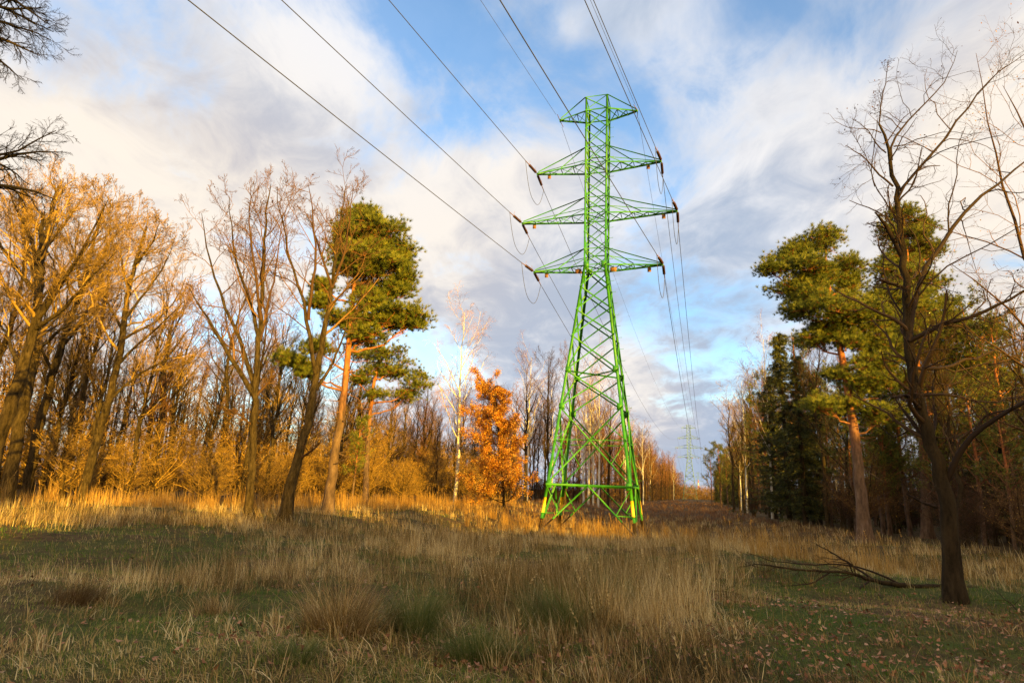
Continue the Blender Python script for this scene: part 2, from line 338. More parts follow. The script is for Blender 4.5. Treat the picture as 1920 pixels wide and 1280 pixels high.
def box(mb, c, sx, sy, sz, R=None):
    v = np.array([[i, j, k] for i in (-1, 1) for j in (-1, 1) for k in (-1, 1)])*np.array([sx, sy, sz])/2
    if R is not None: v = v@np.asarray(R).T
    mb.add(v+np.asarray(c), [np.array([[0, 1, 3, 2], [4, 6, 7, 5], [0, 4, 5, 1], [2, 3, 7, 6], [0, 2, 6, 4], [1, 5, 7, 3]])])
Wb, Ww, Wt = 2.8837, .7588, .7993; h3, hS3, h2, hS2, h1, hS1, hg, ht = 17.333, 18.48, 21.05, 22.233, 24.828, 26.037, 28.963, 30.024
ARMS = [(4.2956, h3, hS3), (5.2816, h2, hS2), (4.295, h1, hS1), (2.7117, hg, ht)]
def bw(h): return Wb+(Ww-Wb)*h/h3 if h < h3 else Ww+(Wt-Ww)*(h-h3)/(ht-h3)
def corner(s, t, h): w = bw(h); return np.array([s*w, t*w, h])
NEAR_YAW = .425
near_dir_l = np.array([math.sin(YAW-NEAR_YAW), -math.cos(YAW-NEAR_YAW), 0.])   # in tower's local axes
def build_pylon(name, loc, label, full=True):
    root = empty(name, loc, label, 'pylon', None, -YAW)
    for s, t in ((-1, -1), (1, -1), (1, 1), (-1, 1)):
        m = MB()
        for a, b, w in ((.95, 2.91, .17), (2.91, h3, .17), (h3, ht, .125)):
            lbar(m, corner(s, t, a), corner(s, t, b), w, .014, (-s, 0, 0), (0, -t, 0))
        if full:
            for hh in (h3, 7.66, 2.91, 10.02): 
                c = corner(s, t, hh)
                box(m, c+np.array([-s*.17, t*.012, 0]), .34, .014, .42); box(m, c+np.array([s*.012, -t*.17, 0]), .014, .34, .42)
        lg = m.obj('leg', M_green, root, False)
        m = MB(); lbar(m, corner(s, t, -.5), corner(s, t, .95), .2, .016, (-s, 0, 0), (0, -t, 0)); box(m, corner(s, t, -.35), .6, .6, .3); m.obj('tarred_foot', M_tar, lg, False)
        if full:
            m = MB(); o = np.array([s*.004, t*.004, 0]); lbar(m, corner(s, t, 1.25)+o, corner(s, t, 2.15)+o, .176, .019, (-s, 0, 0), (0, -t, 0)); m.obj('yellow_band', M_yellow, lg, False)
    # lattice of each face
    FACES = [((-1, -1), (1, -1), (0, -1, 0)), ((1, -1), (1, 1), (1, 0, 0)), ((1, 1), (-1, 1), (0, 1, 0)), ((-1, 1), (-1, -1), (-1, 0, 0))]
    lv_low = [2.91, 7.66, 10.02, 12.35, 14.15, 15.8, h3]
    lv_up = [h3, 18.48, 19.76, 21.05, 22.233, 23.5, 24.83, 26.04, 27.5, 28.96, ht]
    for c0, c1, nf in FACES:
        m = MB(); tar = []; C = lambda q, h: corner(q[0], q[1], h)
        mid = (C(c0, 2.91)+C(c1, 2.91))/2
        wbar(m, C(c0, 2.91), C(c1, 2.91), .13, nf, .02)
        for q, o in ((c0, .0), (c1, .012)):
            f = C(q, .1); k = f+(mid-f)*.3
            tb_ = MB(); wbar(tb_, f, k, .095, nf, .03); tar.append(tb_); wbar(m, k, mid, .095, nf, .03)
            k2 = f+(mid-f)*.42; wbar(m, C(q, 1.25), k2, .05, nf, .018); wbar(m, C(q, 2.88), k2, .05, nf, .016)
        for a, b in zip(lv_low[:-1], lv_low[1:]):
            wbar(m, C(c0, a), C(c1, b), .09, nf, .022); wbar(m, C(c1, a), C(c0, b), .09, nf, -.022)
        # redundants of the tall panel
        a, b = 2.91, 7.66; wa, wb_ = bw(a), bw(b); hx = a+(b-a)*wa/(wa+wb_)
        X = (C(c0, hx)+C(c1, hx))/2
        wbar(m, C(c0, hx), X, .05, nf, .01); wbar(m, X, C(c1, hx), .05, nf, .01)
        for q, p in ((c0, c1), (c1, c0)):
            k = C(q, a)+(C(p, b)-C(q, a))*.27; wbar(m, C(q, hx), k, .045, nf, .012)
            k = C(q, b)+(C(p, a)-C(q, b))*.22; wbar(m, C(q, hx), k, .045, nf, .014)
        for i_, (a, b) in enumerate(zip(lv_up[:-1], lv_up[1:])):
            wbar(m, C(c0, a), C(c1, b), .06, nf, .018); wbar(m, C(c1, a), C(c0, b), .06, nf, -.018)
        for hh in (h3, hS3, h2, hS2, h1, hS1, hg, ht): wbar(m, C(c0, hh), C(c1, hh), .065, nf, .004)
        br = m.obj('lattice_face', M_green, root, False); [tb_.obj('tarred_brace', M_tar, br, False) for tb_ in tar]
    for hh, w in ((10.02, .09), (h3, .06), (h2, .06), (h1, .06)):
        m = MB(); wbar(m, corner(-1, -1, hh), corner(1, 1, hh+.02), w, (0, 0, 1)); wbar(m, corner(1, -1, hh), corner(-1, 1, hh), w, (0, 0, 1)); m.obj('plan_bracing', M_green, root, False)
    tips = {}
    for ai, (L, h, hS) in enumerate(ARMS):
        for s in (-1, 1):
            m = MB(); tip = np.array([s*L, 0, h]); w0 = bw(h); z = np.array([0, 0, 1.]); tips[(ai, s)] = tip
            n = 5 if ai == 1 else 4
            if ai == 3: n = 3
            chords = []
            for t in (-1, 1):
                e = tip+np.array([0, t*.09, 0]); c = corner(s, t, h); lbar(m, c, e, .1, .012, (0, -t, 0), (0, 0, -1)); chords.append((c, e))
                top = corner(s, t, hS)
                lbar(m, top, tip+np.array([0, t*.07, .1]), .055, .008, (0, t, 0), (0, 0, -1))
                if ai < 3: lbar(m, top, c+(e-c)*.5+np.array([0, 0, .02]), .05, .008, (0, t, 0), (0, 0, -1))
            (a0, a1), (b0, b1) = chords
            for k in range(n):
                f0, f1 = k/n, (k+1)/n
                if k % 2 == 0: p, q = a0+(a1-a0)*f0, b0+(b1-b0)*f1
                else: p, q = b0+(b1-b0)*f0, a0+(a1-a0)*f1
                wbar(m, p, q, .045, z, -.03)
                if k: wbar(m, a0+(a1-a0)*f0, b0+(b1-b0)*f0, .045, z, -.05)
                if k % 2 == 1: p, q = a0+(a1-a0)*f0, b0+(b1-b0)*f1
                else: p, q = b0+(b1-b0)*f0, a0+(a1-a0)*f1
                wbar(m, p, q, .045, z, -.07)
            box(m, tip+np.array([-s*.05, 0, -.02]), .3, .26, .05)
            box(m, tip+np.array([s*.08, 0, -.06]), .05, .2, .16)
            arm = m.obj('crossarm', M_green, root, False)
            if ai < 3:
                m = MB(); box(m, tip+np.array([-s*.8, .1, -.3]), .24, .02, .3); box(m, tip+np.array([-s*.8, .1, -.12]), .03, .02, .1); m.obj('sign_plate', M_rust, arm, False)
            if ai == 0:
                m = MB(); box(m, np.array([s*(w0+.42), -w0*.5, h-.3]), .42, .02, .32); box(m, np.array([s*(w0+.42), -w0*.5, h-.1]), .03, .02, .12); m.obj('sign_plate', M_rust, arm, False)
            if not full: continue
            for k, dr in enumerate((near_dir_l, np.array([0, 1., 0]))):
                dz = np.array([0, 0, -.05 if k == 0 else -.12]); D = nrm(dr+dz)
                if ai < 3:
                    m = MB(); b0_ = tip+D*.25+np.array([s*.1, 0, 0]); L_ = 1.2; nn = 25
                    p = b0_+D*np.linspace(0, L_, nn)[:, None]; r_ = np.where(np.arange(nn) % 2 == 0, .06, .1); r_[0] = r_[-1] = .05
                    tubes(m, p, r_, 10)
                    ins = m.obj('insulator', M_ins, root)
                    hn = nrm(np.array([0, 0, 1.])-D*D[2])
                    for pp, ra in ((np.array([tip+np.array([s*.1, 0, 0]), b0_]), [.03, .03]), (np.array([b0_+D*L_, b0_+D*(L_+.75)]), [.035, .025])):
                        m = MB(); tubes(m, pp, np.array(ra), 6); m.obj('clamp', M_galv, ins)
                    for pp in (np.array([b0_+D*(L_+.05), b0_+D*(L_-.12)+hn*.38]), np.array([b0_+D*(-.02), b0_+D*.15+hn*.34])):
                        m = MB(); tubes(m, pp, np.array([.012, .008]), 5); m.obj('arcing_horn', M_galv, ins)
                else:
                    m = MB(); tubes(m, np.array([tip+np.array([s*.1, 0, 0]), tip+D*.8]), np.array([.03, .02]), 6); m.obj('clamp', M_galv, arm)
            if ai < 3:
                a = tip+nrm(near_dir_l+np.array([0, 0, -.05]))*2.15+np.array([s*.1, 0, 0]); b = tip+nrm(np.array([0, 1., -.12]))*2.15+np.array([s*.1, 0, 0])
                tt = np.linspace(0, 1, 25)[:, None]; p = a+(b-a)*tt; dep = 2.0
                sag = (1-np.abs(2*tt-1)**2.6)*dep; p = p-np.array([0, 0, 1.])*sag
                m = MB(); tubes(m, p, np.full(25, .017), 5); m.obj('jumper_cable', M_wire, root)
    if full:
        for k in range(34):                # climbing pegs on the rear right leg
            h = 3.4+k*.78; c = corner(1, 1, h); m = MB()
            d = np.array([1., 0, 0]) if k % 2 else np.array([0, 1., 0])
            d = np.array([1., 0, 0]); tubes(m, np.array([c, c+d*.24, c+d*.24+np.array([0, 0, .04])]), np.array([.012]*3), 5); m.obj('climbing_peg', M_green, root)
    return root, tips
root, tips = build_pylon('electricity_pylon', (TX, TY, -1.0), 'tall bright green steel lattice pylon with yellow-banded legs standing in the grass clearing')
def loc2w(p, base, yaw=YAW): c, s = math.cos(yaw), math.sin(yaw); return np.array([base[0]+p[0]*c+p[1]*s, base[1]-p[0]*s+p[1]*c, base[2]+p[2]])
SPAN = 222.; fx, fy = P(1294, 930, 252)[:2]; FZ = float(zg(fx, fy))
_g = M_green; M_green = mat('hazed_green_paint', lambda t: paint(t, (.16, .26, .14), (.11, .19, .1)))  # paler green stands in for distance haze on the far pylons
far, _ = build_pylon('electricity_pylon', (fx, fy, FZ), 'distant pale green lattice pylon far down the forest corridor, next one along the line', False)
M_green = _g
fx3, fy3 = P(1309.5, 930, 620)[:2]
copy_tree(far, (fx3, fy3, float(zg(fx3, fy3))-4), -YAW, .95, 'tiny farthest lattice pylon at the end of the forest corridor')
# wires
for (ai, s), tip in tips.items():
    off = np.array([s*.1, 0, 0]); r_ = .02 if ai < 3 else .012; st = 2.1 if ai < 3 else .8
    side = 'left' if s < 0 else 'right'; lvl = ['lowest', 'middle', 'upper', 'topmost'][ai]
    kindn = 'black conductor wire' if ai < 3 else 'thin earth wire'
    a = loc2w(tip+off+nrm(near_dir_l+np.array([0, 0, -.05]))*st, (TX, TY, -1.)); d = np.array([-math.sin(NEAR_YAW), -math.cos(NEAR_YAW), 0])
    t = np.linspace(0, 110, 60)[:, None]; p = a+d*t-np.array([0, 0, 1.])*(.035*t-.035/220*t*t)
    m = MB(); tubes(m, p-p[0], np.full(60, r_), 5); o = m.obj('power_line', M_wire); o.location = p[0]
    tag(o, f'{kindn} rising overhead from the {lvl} {side} arm of the near pylon', 'power line', 'wires of the power line')
    a = loc2w(tip+off+nrm(np.array([0, 1., -.12]))*st, (TX, TY, -1.)); b = loc2w(tip+off, (fx, fy, FZ))
    t = np.linspace(0, 1, 90)[:, None]; p = a+(b-a)*t-np.array([0, 0, 1.])*(4*(6.5 if ai < 3 else 4.5)*t*(1-t))
    m = MB(); tubes(m, p-p[0], np.full(90, r_), 5); o = m.obj('power_line', M_wire); o.location = p[0]
    tag(o, f'{kindn} sagging down the corridor from the near pylon\'s {lvl} {side} arm', 'power line', 'wires of the power line')
    if ai < 3 or True:
        a = loc2w(tip+off, (fx, fy, FZ)); b = loc2w(tip*.95+off, (fx3, fy3, float(zg(fx3, fy3))-4))
        t = np.linspace(0, 1, 40)[:, None]; p = a+(b-a)*t-np.array([0, 0, 1.])*(4*11*t*(1-t))
        m = MB(); tubes(m, p-p[0], np.full(40, r_), 4); o = m.obj('power_line', M_wire); o.location = p[0]
        tag(o, f'far wire hanging beyond the distant pylon from its {lvl} {side} arm', 'power line', 'wires of the power line')
# small vibration dampers on the right earth wire
# red and white mast far away
mx_, my_, _ = P(1310, 930, 520); mz = float(zg(mx_, my_))
root_m = empty('chimney_mast', (mx_, my_, mz), 'tiny red and white banded chimney at the far end of the corridor', 'chimney')
for k in range(7):
    m = MB(); tubes(m, np.array([[0, 0, k*2.1+ (0 if k else -2)], [0, 0, k*2.1+2.1]]), np.array([.5-k*.02, .48-k*.02]), 12); m.obj('band', mat('mast_red' if k % 2 == 0 else 'mast_white', lambda t, k=k: bsdf(t, (.45, .1, .07) if k % 2 == 0 else (.5, .5, .48), .7)), root_m)

# ------------------------------------------------------------------ trees
def skeleton_tree(name, base, parts, label, group=None, bark=None, twig=None, levels=None, seed=1, leaves=None, leafmat_=None, cat='tree', extra_k=None, sides=10):
    """parts: list of (pixel polyline or world polyline, depth list, radii) ; first is the trunk"""
    rng = np.random.RandomState(seed); bark = bark or M_bark; twig = twig or M_twig
    b = np.array(base, float); root = empty(name, tuple(b), label, cat, group)
    tm = MB(); cm = MB(); limbs = []
    for k, (pts, rads) in enumerate(parts):
        pts = np.asarray(pts, float)-b; n = 34 if k == 0 else 12
        p, r = resample(pts, rads, n, .012*np.linalg.norm(pts[-1]-pts[0])/(6 if k == 0 else 3), rng)
        if k == 0: r[:5] *= np.array([1.25, 1.15, 1.08, 1.03, 1.01])
        tubes(tm if (k == 0 or rads[0] > .07) else cm, p, r, 20 if k == 0 else 9, None, .045 if k == 0 else 0.)
        limbs.append(resample(p, r, 12)); 
    cur = (np.stack([l[0] for l in limbs]), np.stack([l[1] for l in limbs]))
    last = cur
    for li, lv in enumerate(levels):
        kw = dict(lv); k = kw.pop('k'); sd = kw.pop('sides', 3)
        if li == 0:
            # the trunk carries fewer branches low down
            a = grow(cur[0][:1], cur[1][:1], kw.get('kt', k), kw.get('tt0', .45), 1., kw.get('tratio', kw['ratio']*.7), kw['ang'], kw['npts'], rng, up=kw.get('up', .25), rr=kw.get('rr', .5), rmin=kw.get('rmin', .006))
            for z in ('kt', 'tt0', 'tratio'): kw.pop(z, None)
            if len(cur[0]) > 1:
                c = grow(cur[0][1:], cur[1][1:], k, kw.pop('t0'), kw.pop('t1'), kw.pop('ratio'), kw.pop('ang'), kw.pop('npts'), rng, **kw)
                nx = (np.concatenate([a[0], c[0]]), np.concatenate([a[1], c[1]]))
            else: nx = a
        else: nx = grow(cur[0], cur[1], k, kw.pop('t0'), kw.pop('t1'), kw.pop('ratio'), kw.pop('ang'), kw.pop('npts'), rng, **kw)
        tubes(cm, nx[0], nx[1], sd, rng.uniform(0, 1, len(nx[0]))); cur = nx; last = nx
    tm.obj('trunk', bark, root); cm.obj('crown', twig, root, True)
    if leaves:
        cnt, size = leaves; q = last[0].reshape(-1, 3); q = q[rng.randint(0, len(q), cnt)]+rng.normal(0, .04, (cnt, 3))
        lm = MB(); quads(lm, q, size*rng.uniform(.6, 1.3, cnt), size*.6, rng); lm.obj('withered_leaves', leafmat_ or M_darkleaf, root)
    return root
def pxl(pts, D, dd=None):               # pixel polyline -> world, depth drifting along
    n = len(pts); dd = dd or [0]*n
    return [P(x, y, D+e) for (x, y), e in zip(pts, dd)]
BARE = [dict(k=7, t0=.18, t1=1., ratio=.5, ang=.75, npts=7, up=.35, jit=.16, rr=.5, rmin=.012, sides=5, kt=10, tt0=.5, tratio=.28),
        dict(k=6, t0=.12, t1=1., ratio=.5, ang=.7, npts=5, up=.3, jit=.2, rr=.55, rmin=.008, sides=4),
        dict(k=5, t0=.1, t1=1., ratio=.55, ang=.65, npts=4, up=.25, jit=.22, rr=.6, rmin=.0055),
        dict(k=4, t0=.1, t1=1., ratio=.55, ang=.6, npts=3, up=.2, jit=.22, rr=.6, rmin=.0045)]
def B(**kw):
    L = [dict(l) for l in BARE]
    for k, v in kw.items():
        i, key = int(k[-1]), k[:-1]; L[i][key] = v
    return L
def gb(px, py): q = ground_hit(px, py); return q, q[1]

# ---- hero bare trees on the left
g, D = gb(468, 985)
t0 = pxl([(480, 740), (487, 640), (490, 560), (494, 470), (500, 400), (505, 350)], D)
skeleton_tree('bare_tree', g, [
    ([g-[0, 0, .2]]+pxl([(472, 880), (479, 745), (486, 640), (490, 550), (495, 460), (502, 380), (508, 345)], D, [0, 0, 0, .1, .2, .3, .3]), [.15, .13, .115, .095, .075, .05, .03, .012]),
    (pxl([(479, 745), (450, 700), (415, 640), (385, 590), (355, 540)], D, [0, -.3, -.6, -.9, -1.2]), [.11, .085, .06, .04, .012]),
    (pxl([(480, 735), (455, 650), (430, 590), (400, 520), (385, 450), (378, 400)], D, [0, .3, .6, .9, 1.1, 1.2]), [.09, .075, .06, .04, .025, .01]),
    (pxl([(487, 640), (468, 560), (445, 500), (432, 430), (430, 370)], D, [0, .3, .2, 0, -.2]), [.075, .06, .045, .025, .01]),
    (pxl([(490, 600), (478, 500), (465, 430), (470, 350)], D, [0, -.4, -.6, -.7]), [.06, .045, .03, .01]),
    (pxl([(482, 740), (505, 715), (520, 695)], D, [0, .2, .3]), [.06, .045, .012]),
    (pxl([(487, 640), (505, 560), (520, 480), (530, 400)], D, [0, .3, .5, .6]), [.05, .04, .025, .01]),
    (pxl([(476, 800), (440, 770), (405, 765)], D, [0, -.5, -.9]), [.045, .03, .01]),
], 'slender bare tree with forked crown, standing left of the leaning tree in the dry grass', levels=B(k0=8, ratio0=.42), seed=3, leaves=(160, .09))
g, D = gb(533, 975)
skeleton_tree('bare_tree', g, [
    ([g-[0, 0, .2]]+pxl([(550, 890), (575, 810), (592, 700), (608, 620), (622, 540), (630, 460), (640, 400), (650, 345)], D, [0, 0, .1, .2, .3, .4, .4, .4]), [.23, .19, .16, .135, .11, .085, .06, .035, .012]),
    (pxl([(592, 700), (582, 650), (578, 600), (562, 540), (540, 470), (525, 410), (520, 350)], D, [0, -.3, -.5, -.8, -1, -1.1, -1.2]), [.1, .085, .07, .055, .04, .025, .01]),
    (pxl([(578, 600), (588, 520), (592, 450), (585, 390), (578, 345)], D, [-.5, -.6, -.7, -.8, -.8]), [.07, .055, .04, .025, .01]),
    (pxl([(622, 540), (600, 470), (588, 430), (575, 400)], D, [.3, .1, 0, 0]), [.06, .045, .03, .01]),
    (pxl([(622, 540), (645, 480), (655, 420), (662, 350)], D, [.3, .6, .8, 1]), [.07, .05, .03, .01]),
    (pxl([(585, 740), (620, 690), (640, 640), (655, 600)], D, [.1, .6, 1., 1.2]), [.08, .06, .04, .012]),
    (pxl([(562, 540), (535, 520), (505, 515)], D, [-.8, -1, -1.2]), [.03, .02, .008]),
    (pxl([(560, 860), (585, 845), (600, 830)], D, [0, -.3, -.5]), [.06, .04, .015]),
], 'tall leaning bare tree with forked trunk, between the slender tree and the big pine', levels=B(k0=8, ratio0=.4), seed=5, leaves=(60, .1))
# big left cluster
def left_oak(base_px, trunk, limbs, label, seed, r, dD=0, twig=None, **kw):
    g, D = gb(*base_px); D += dD
    if dD: x_ = P(base_px[0], base_px[1], D); g = np.array([x_[0], D, float(zg(x_[0], D))])
    n = len(trunk)+1
    parts = [([g-[0, 0, .2]]+pxl(trunk, D), list(np.linspace(r, r*.25, n)))]
    for l in limbs:
        e = np.random.RandomState(seed+len(parts)).uniform(-3, 3); parts.append((pxl(l, D, list(np.linspace(0, e, len(l)))), list(np.linspace(r*.34, .008, len(l)))))
    return skeleton_tree('bare_tree', g, parts, label, levels=B(**kw)+[dict(k=3, t0=.2, t1=1., ratio=.6, ang=.5, npts=3, up=.25, jit=.2, rr=.6, rmin=.005)], seed=seed, twig=twig or M_twiggold)
left_oak((-35, 965), [(0, 812), (40, 700), (69, 600), (74, 500), (80, 400)], [[(69, 600), (110, 540), (150, 480), (190, 400), (205, 370)], [(74, 520), (60, 450), (30, 390), (10, 350)], [(74, 500), (100, 420), (120, 350)], [(40, 700), (10, 620), (-30, 560)], [(60, 620), (120, 580), (170, 520), (220, 470)], [(74, 560), (30, 500), (-20, 430), (-50, 400)]],
         'thick leaning bare tree at the left picture edge with broad golden twiggy crown', 21, .27, k0=13, ratio0=.5, k3=5)
left_oak((12, 945), [(35, 800), (66, 660), (74, 540), (78, 470), (95, 400), (110, 350)], [[(70, 600), (95, 540), (140, 500), (180, 440), (215, 400)], [(74, 540), (50, 470), (40, 420), (20, 360)], [(78, 470), (130, 410), (160, 360)], [(66, 660), (110, 620), (160, 585), (210, 560)]],
         'large trunk second from the left edge, dark on one side, carrying a rounded crown', 22, .28, k0=13, ratio0=.5, k3=5)
left_oak((45, 940), [(81, 762), (112, 656), (140, 580), (156, 531), (175, 450), (195, 385)], [[(112, 656), (160, 600), (215, 560), (260, 520)], [(140, 580), (180, 500), (215, 440), (245, 410)], [(150, 540), (140, 470), (150, 400)], [(100, 700), (70, 640), (50, 600)]],
         'yellow sunlit leaning trunk third from the left edge among golden grass', 23, .23, 1.5, k0=11, ratio0=.48, k3=5)
left_oak((85, 930), [(105, 830), (125, 731), (135, 650), (150, 600)], [[(125, 731), (150, 690), (170, 650)], [(120, 760), (100, 710), (85, 670)]], 'thin pale crooked young tree between the two big left trunks', 24, .11, 4, k0=6)
left_oak((150, 945), [(175, 850), (205, 750), (225, 660), (233, 600), (240, 540), (262, 470), (275, 425)], [[(225, 680), (265, 640), (310, 600), (350, 560)], [(233, 600), (270, 550), (310, 500), (330, 440)], [(230, 620), (200, 560), (180, 500)], [(240, 540), (225, 480), (230, 430)], [(205, 750), (260, 700), (320, 670), (370, 660)], [(250, 500), (290, 450), (300, 410)]],
         'bare tree with twin sunlit trunk bases left of the dark thicket', 25, .22, 1, k0=13, ratio0=.5, k3=5)
left_oak((140, 940), [(160, 870), (185, 770), (205, 690), (215, 620)], [[(185, 770), (170, 700), (160, 650)], [(205, 690), (230, 620), (245, 560)]], 'slim straight trunk close behind the twin sunlit base', 26, .15, 3, k0=7)
left_oak((330, 925), [(325, 850), (320, 780), (330, 700), (345, 640)], [[(322, 800), (350, 740), (390, 700), (420, 660)], [(325, 760), (290, 720), (250, 690)], [(330, 700), (370, 640), (410, 600)], [(326, 830), (370, 800), (420, 790), (450, 760)], [(320, 790), (280, 770), (240, 770)]],
         'low spreading dark bare tree in the thicket left of the slender tree', 27, .17, 10, twig=M_twigdark, k0=9, ratio0=.55)

# overhanging boughs: tree standing off frame to the left, near the viewer
gx0, gy0 = -14.2, 11.5; gz0 = float(zg(gx0, gy0))
tr = [np.array([gx0, gy0, gz0-.2]), np.array([gx0+.1, gy0, gz0+4]), np.array([gx0+.3, gy0+.1, gz0+8]), np.array([gx0+.4, gy0+.2, gz0+12]), np.array([gx0+.8, gy0, gz0+15])]
def bough(z0, pts, r):
    return ([np.array([gx0+.3, gy0, gz0+z0])]+[P(x, y, d) for x, y, d in pts], list(np.linspace(r, .008, len(pts)+1)))
skeleton_tree('bare_tree', (gx0, gy0, gz0), [(tr, [.3, .26, .2, .13, .04]),
    bough(6.5, [(-60, 330, 11.8), (10, 290, 12), (60, 278, 12), (110, 285, 12.2)], .06),
    bough(6.0, [(-80, 350, 11.5), (0, 340, 11.7), (50, 350, 11.9), (105, 375, 12)], .07),
    bough(6.3, [(-80, 300, 11.8), (-10, 295, 12), (40, 283, 12.1), (70, 262, 12.2), (105, 245, 12.3)], .04),
    bough(10.5, [(-80, 0, 12), (-20, 10, 12), (30, 20, 12), (85, 15, 12.2)], .07),
    bough(9.5, [(-90, 60, 11.5), (-20, 60, 11.8), (30, 85, 12), (75, 105, 12)], .08),
    bough(11, [(-80, -60, 12), (-10, -20, 12), (50, 10, 12), (90, 45, 12.2)], .07),
    bough(9.8, [(-90, 30, 12.4), (-20, 35, 12.3), (40, 50, 12.3), (95, 75, 12.3)], .06),
    bough(9., [(-90, 100, 12), (-30, 90, 12), (10, 120, 12), (40, 150, 12.1)], .06),
    bough(10.8, [(-90, -40, 12.4), (-10, 5, 12.3), (45, 32, 12.3), (100, 60, 12.3)], .06),
], 'dark bare tree outside the left edge whose fine boughs hang into the upper left corner', twig=M_twigshade, bark=M_barkdark,
    levels=[dict(k=20, t0=.35, t1=1., ratio=.23, ang=.65, npts=6, up=-.1, jit=.16, rr=.6, rmin=.006, sides=4, kt=12, tt0=.5, tratio=.18),
            dict(k=8, t0=.1, t1=1., ratio=.5, ang=.6, npts=5, up=-.15, jit=.2, rr=.6, rmin=.004),
            dict(k=6, t0=.1, t1=1., ratio=.45, ang=.6, npts=3, up=-.1, jit=.2, rr=.6, rmin=.003)], seed=31)

# ---- right foreground oak
g, D = gb(1790, 1128)
oak_parts = [
    ([g-[0, 0, .2]]+pxl([(1785, 1040), (1775, 930), (1752, 850), (1722, 760), (1706, 660), (1700, 560), (1690, 470), (1684, 380), (1672, 300), (1648, 232)], D, [0, 0, 0, 0, .05, .1, .1, .1, .1, .1]), [.16, .145, .13, .112, .1, .088, .074, .06, .048, .036, .02]),
    (pxl([(1772, 905), (1800, 840), (1840, 800), (1890, 770), (1940, 740), (1990, 700)], D, [0, -.3, -.6, -.9, -1.2, -1.4]), [.062, .052, .044, .036, .028, .01]),
    (pxl([(1704, 640), (1710, 560), (1740, 490), (1790, 420), (1833, 378), (1845, 350), (1905, 322), (1960, 270)], D, [0, .1, .2, .3, .3, .4, .5, .6]), [.055, .05, .045, .038, .032, .028, .02, .008]),
    (pxl([(1687, 358), (1720, 315), (1760, 275), (1800, 225), (1825, 190), (1860, 140), (1930, 95)], D, [.1, -.1, -.2, -.3, -.4, -.5, -.6]), [.03, .028, .024, .02, .016, .012, .005]),
    (pxl([(1705, 640), (1760, 608), (1820, 595), (1880, 570), (1960, 520)], D, [0, -.4, -.7, -1., -1.3]), [.045, .04, .034, .026, .01]),
    (pxl([(1710, 690), (1770, 690), (1830, 670), (1890, 650), (1960, 610)], D, [0, .4, .8, 1.2, 1.5]), [.04, .034, .028, .02, .008]),
    (pxl([(1648, 232), (1652, 190), (1662, 150), (1664, 115)], D, [.1, .1, .2, .2]), [.015, .012, .008, .004]),
    (pxl([(1672, 300), (1668, 260), (1700, 230), (1740, 190), (1780, 150), (1795, 95)], D, [.1, .2, .3, .4, .4, .5]), [.024, .022, .018, .014, .01, .004]),
    (pxl([(1645, 225), (1640, 275), (1632, 320), (1640, 350), (1660, 380), (1690, 420)], D, [.1, .2, .3, .3, .2, .1]), [.008, .008, .01, .011, .012, .014]),
    (pxl([(1690, 480), (1660, 420), (1640, 398)], D, [.1, -.1, -.2]), [.045, .035, .012]),
    (pxl([(1698, 540), (1665, 530), (1640, 520)], D, [.1, -.2, -.3]), [.035, .026, .01]),
    (pxl([(1702, 600), (1670, 560), (1655, 500), (1662, 440)], D, [.1, .4, .6, .7]), [.02, .018, .014, .006]),
    (pxl([(1730, 770), (1700, 740), (1675, 745)], D, [0, -.3, -.5]), [.04, .03, .012]),
    (pxl([(1748, 840), (1710, 790), (1680, 750)], D, [0, .2, .4]), [.045, .035, .014]),
    (pxl([(1745, 830), (1755, 790), (1748, 740), (1755, 690)], D, [0, .3, .5, .6]), [.03, .025, .018, .008]),
    (pxl([(1755, 950), (1725, 940), (1700, 925)], D, [0, -.3, -.5]), [.03, .022, .01]),
    (pxl([(1718, 740), (1790, 740), (1850, 760), (1930, 740)], D, [0, .4, .8, 1.]), [.03, .024, .018, .008]),
    (pxl([(1640, 350), (1625, 290), (1600, 255), (1588, 225)], D, [.3, .3, .3, .3]), [.008, .007, .005, .003]),
]
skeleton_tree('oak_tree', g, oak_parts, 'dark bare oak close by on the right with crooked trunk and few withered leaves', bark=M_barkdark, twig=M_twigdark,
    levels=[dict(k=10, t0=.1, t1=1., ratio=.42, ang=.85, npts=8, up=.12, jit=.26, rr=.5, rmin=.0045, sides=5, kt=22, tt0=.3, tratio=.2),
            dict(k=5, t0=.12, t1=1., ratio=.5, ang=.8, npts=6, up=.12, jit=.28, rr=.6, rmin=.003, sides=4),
            dict(k=4, t0=.1, t1=1., ratio=.5, ang=.75, npts=4, up=.1, jit=.25, rr=.6, rmin=.002)], seed=41, leaves=(420, .05), sides=14)
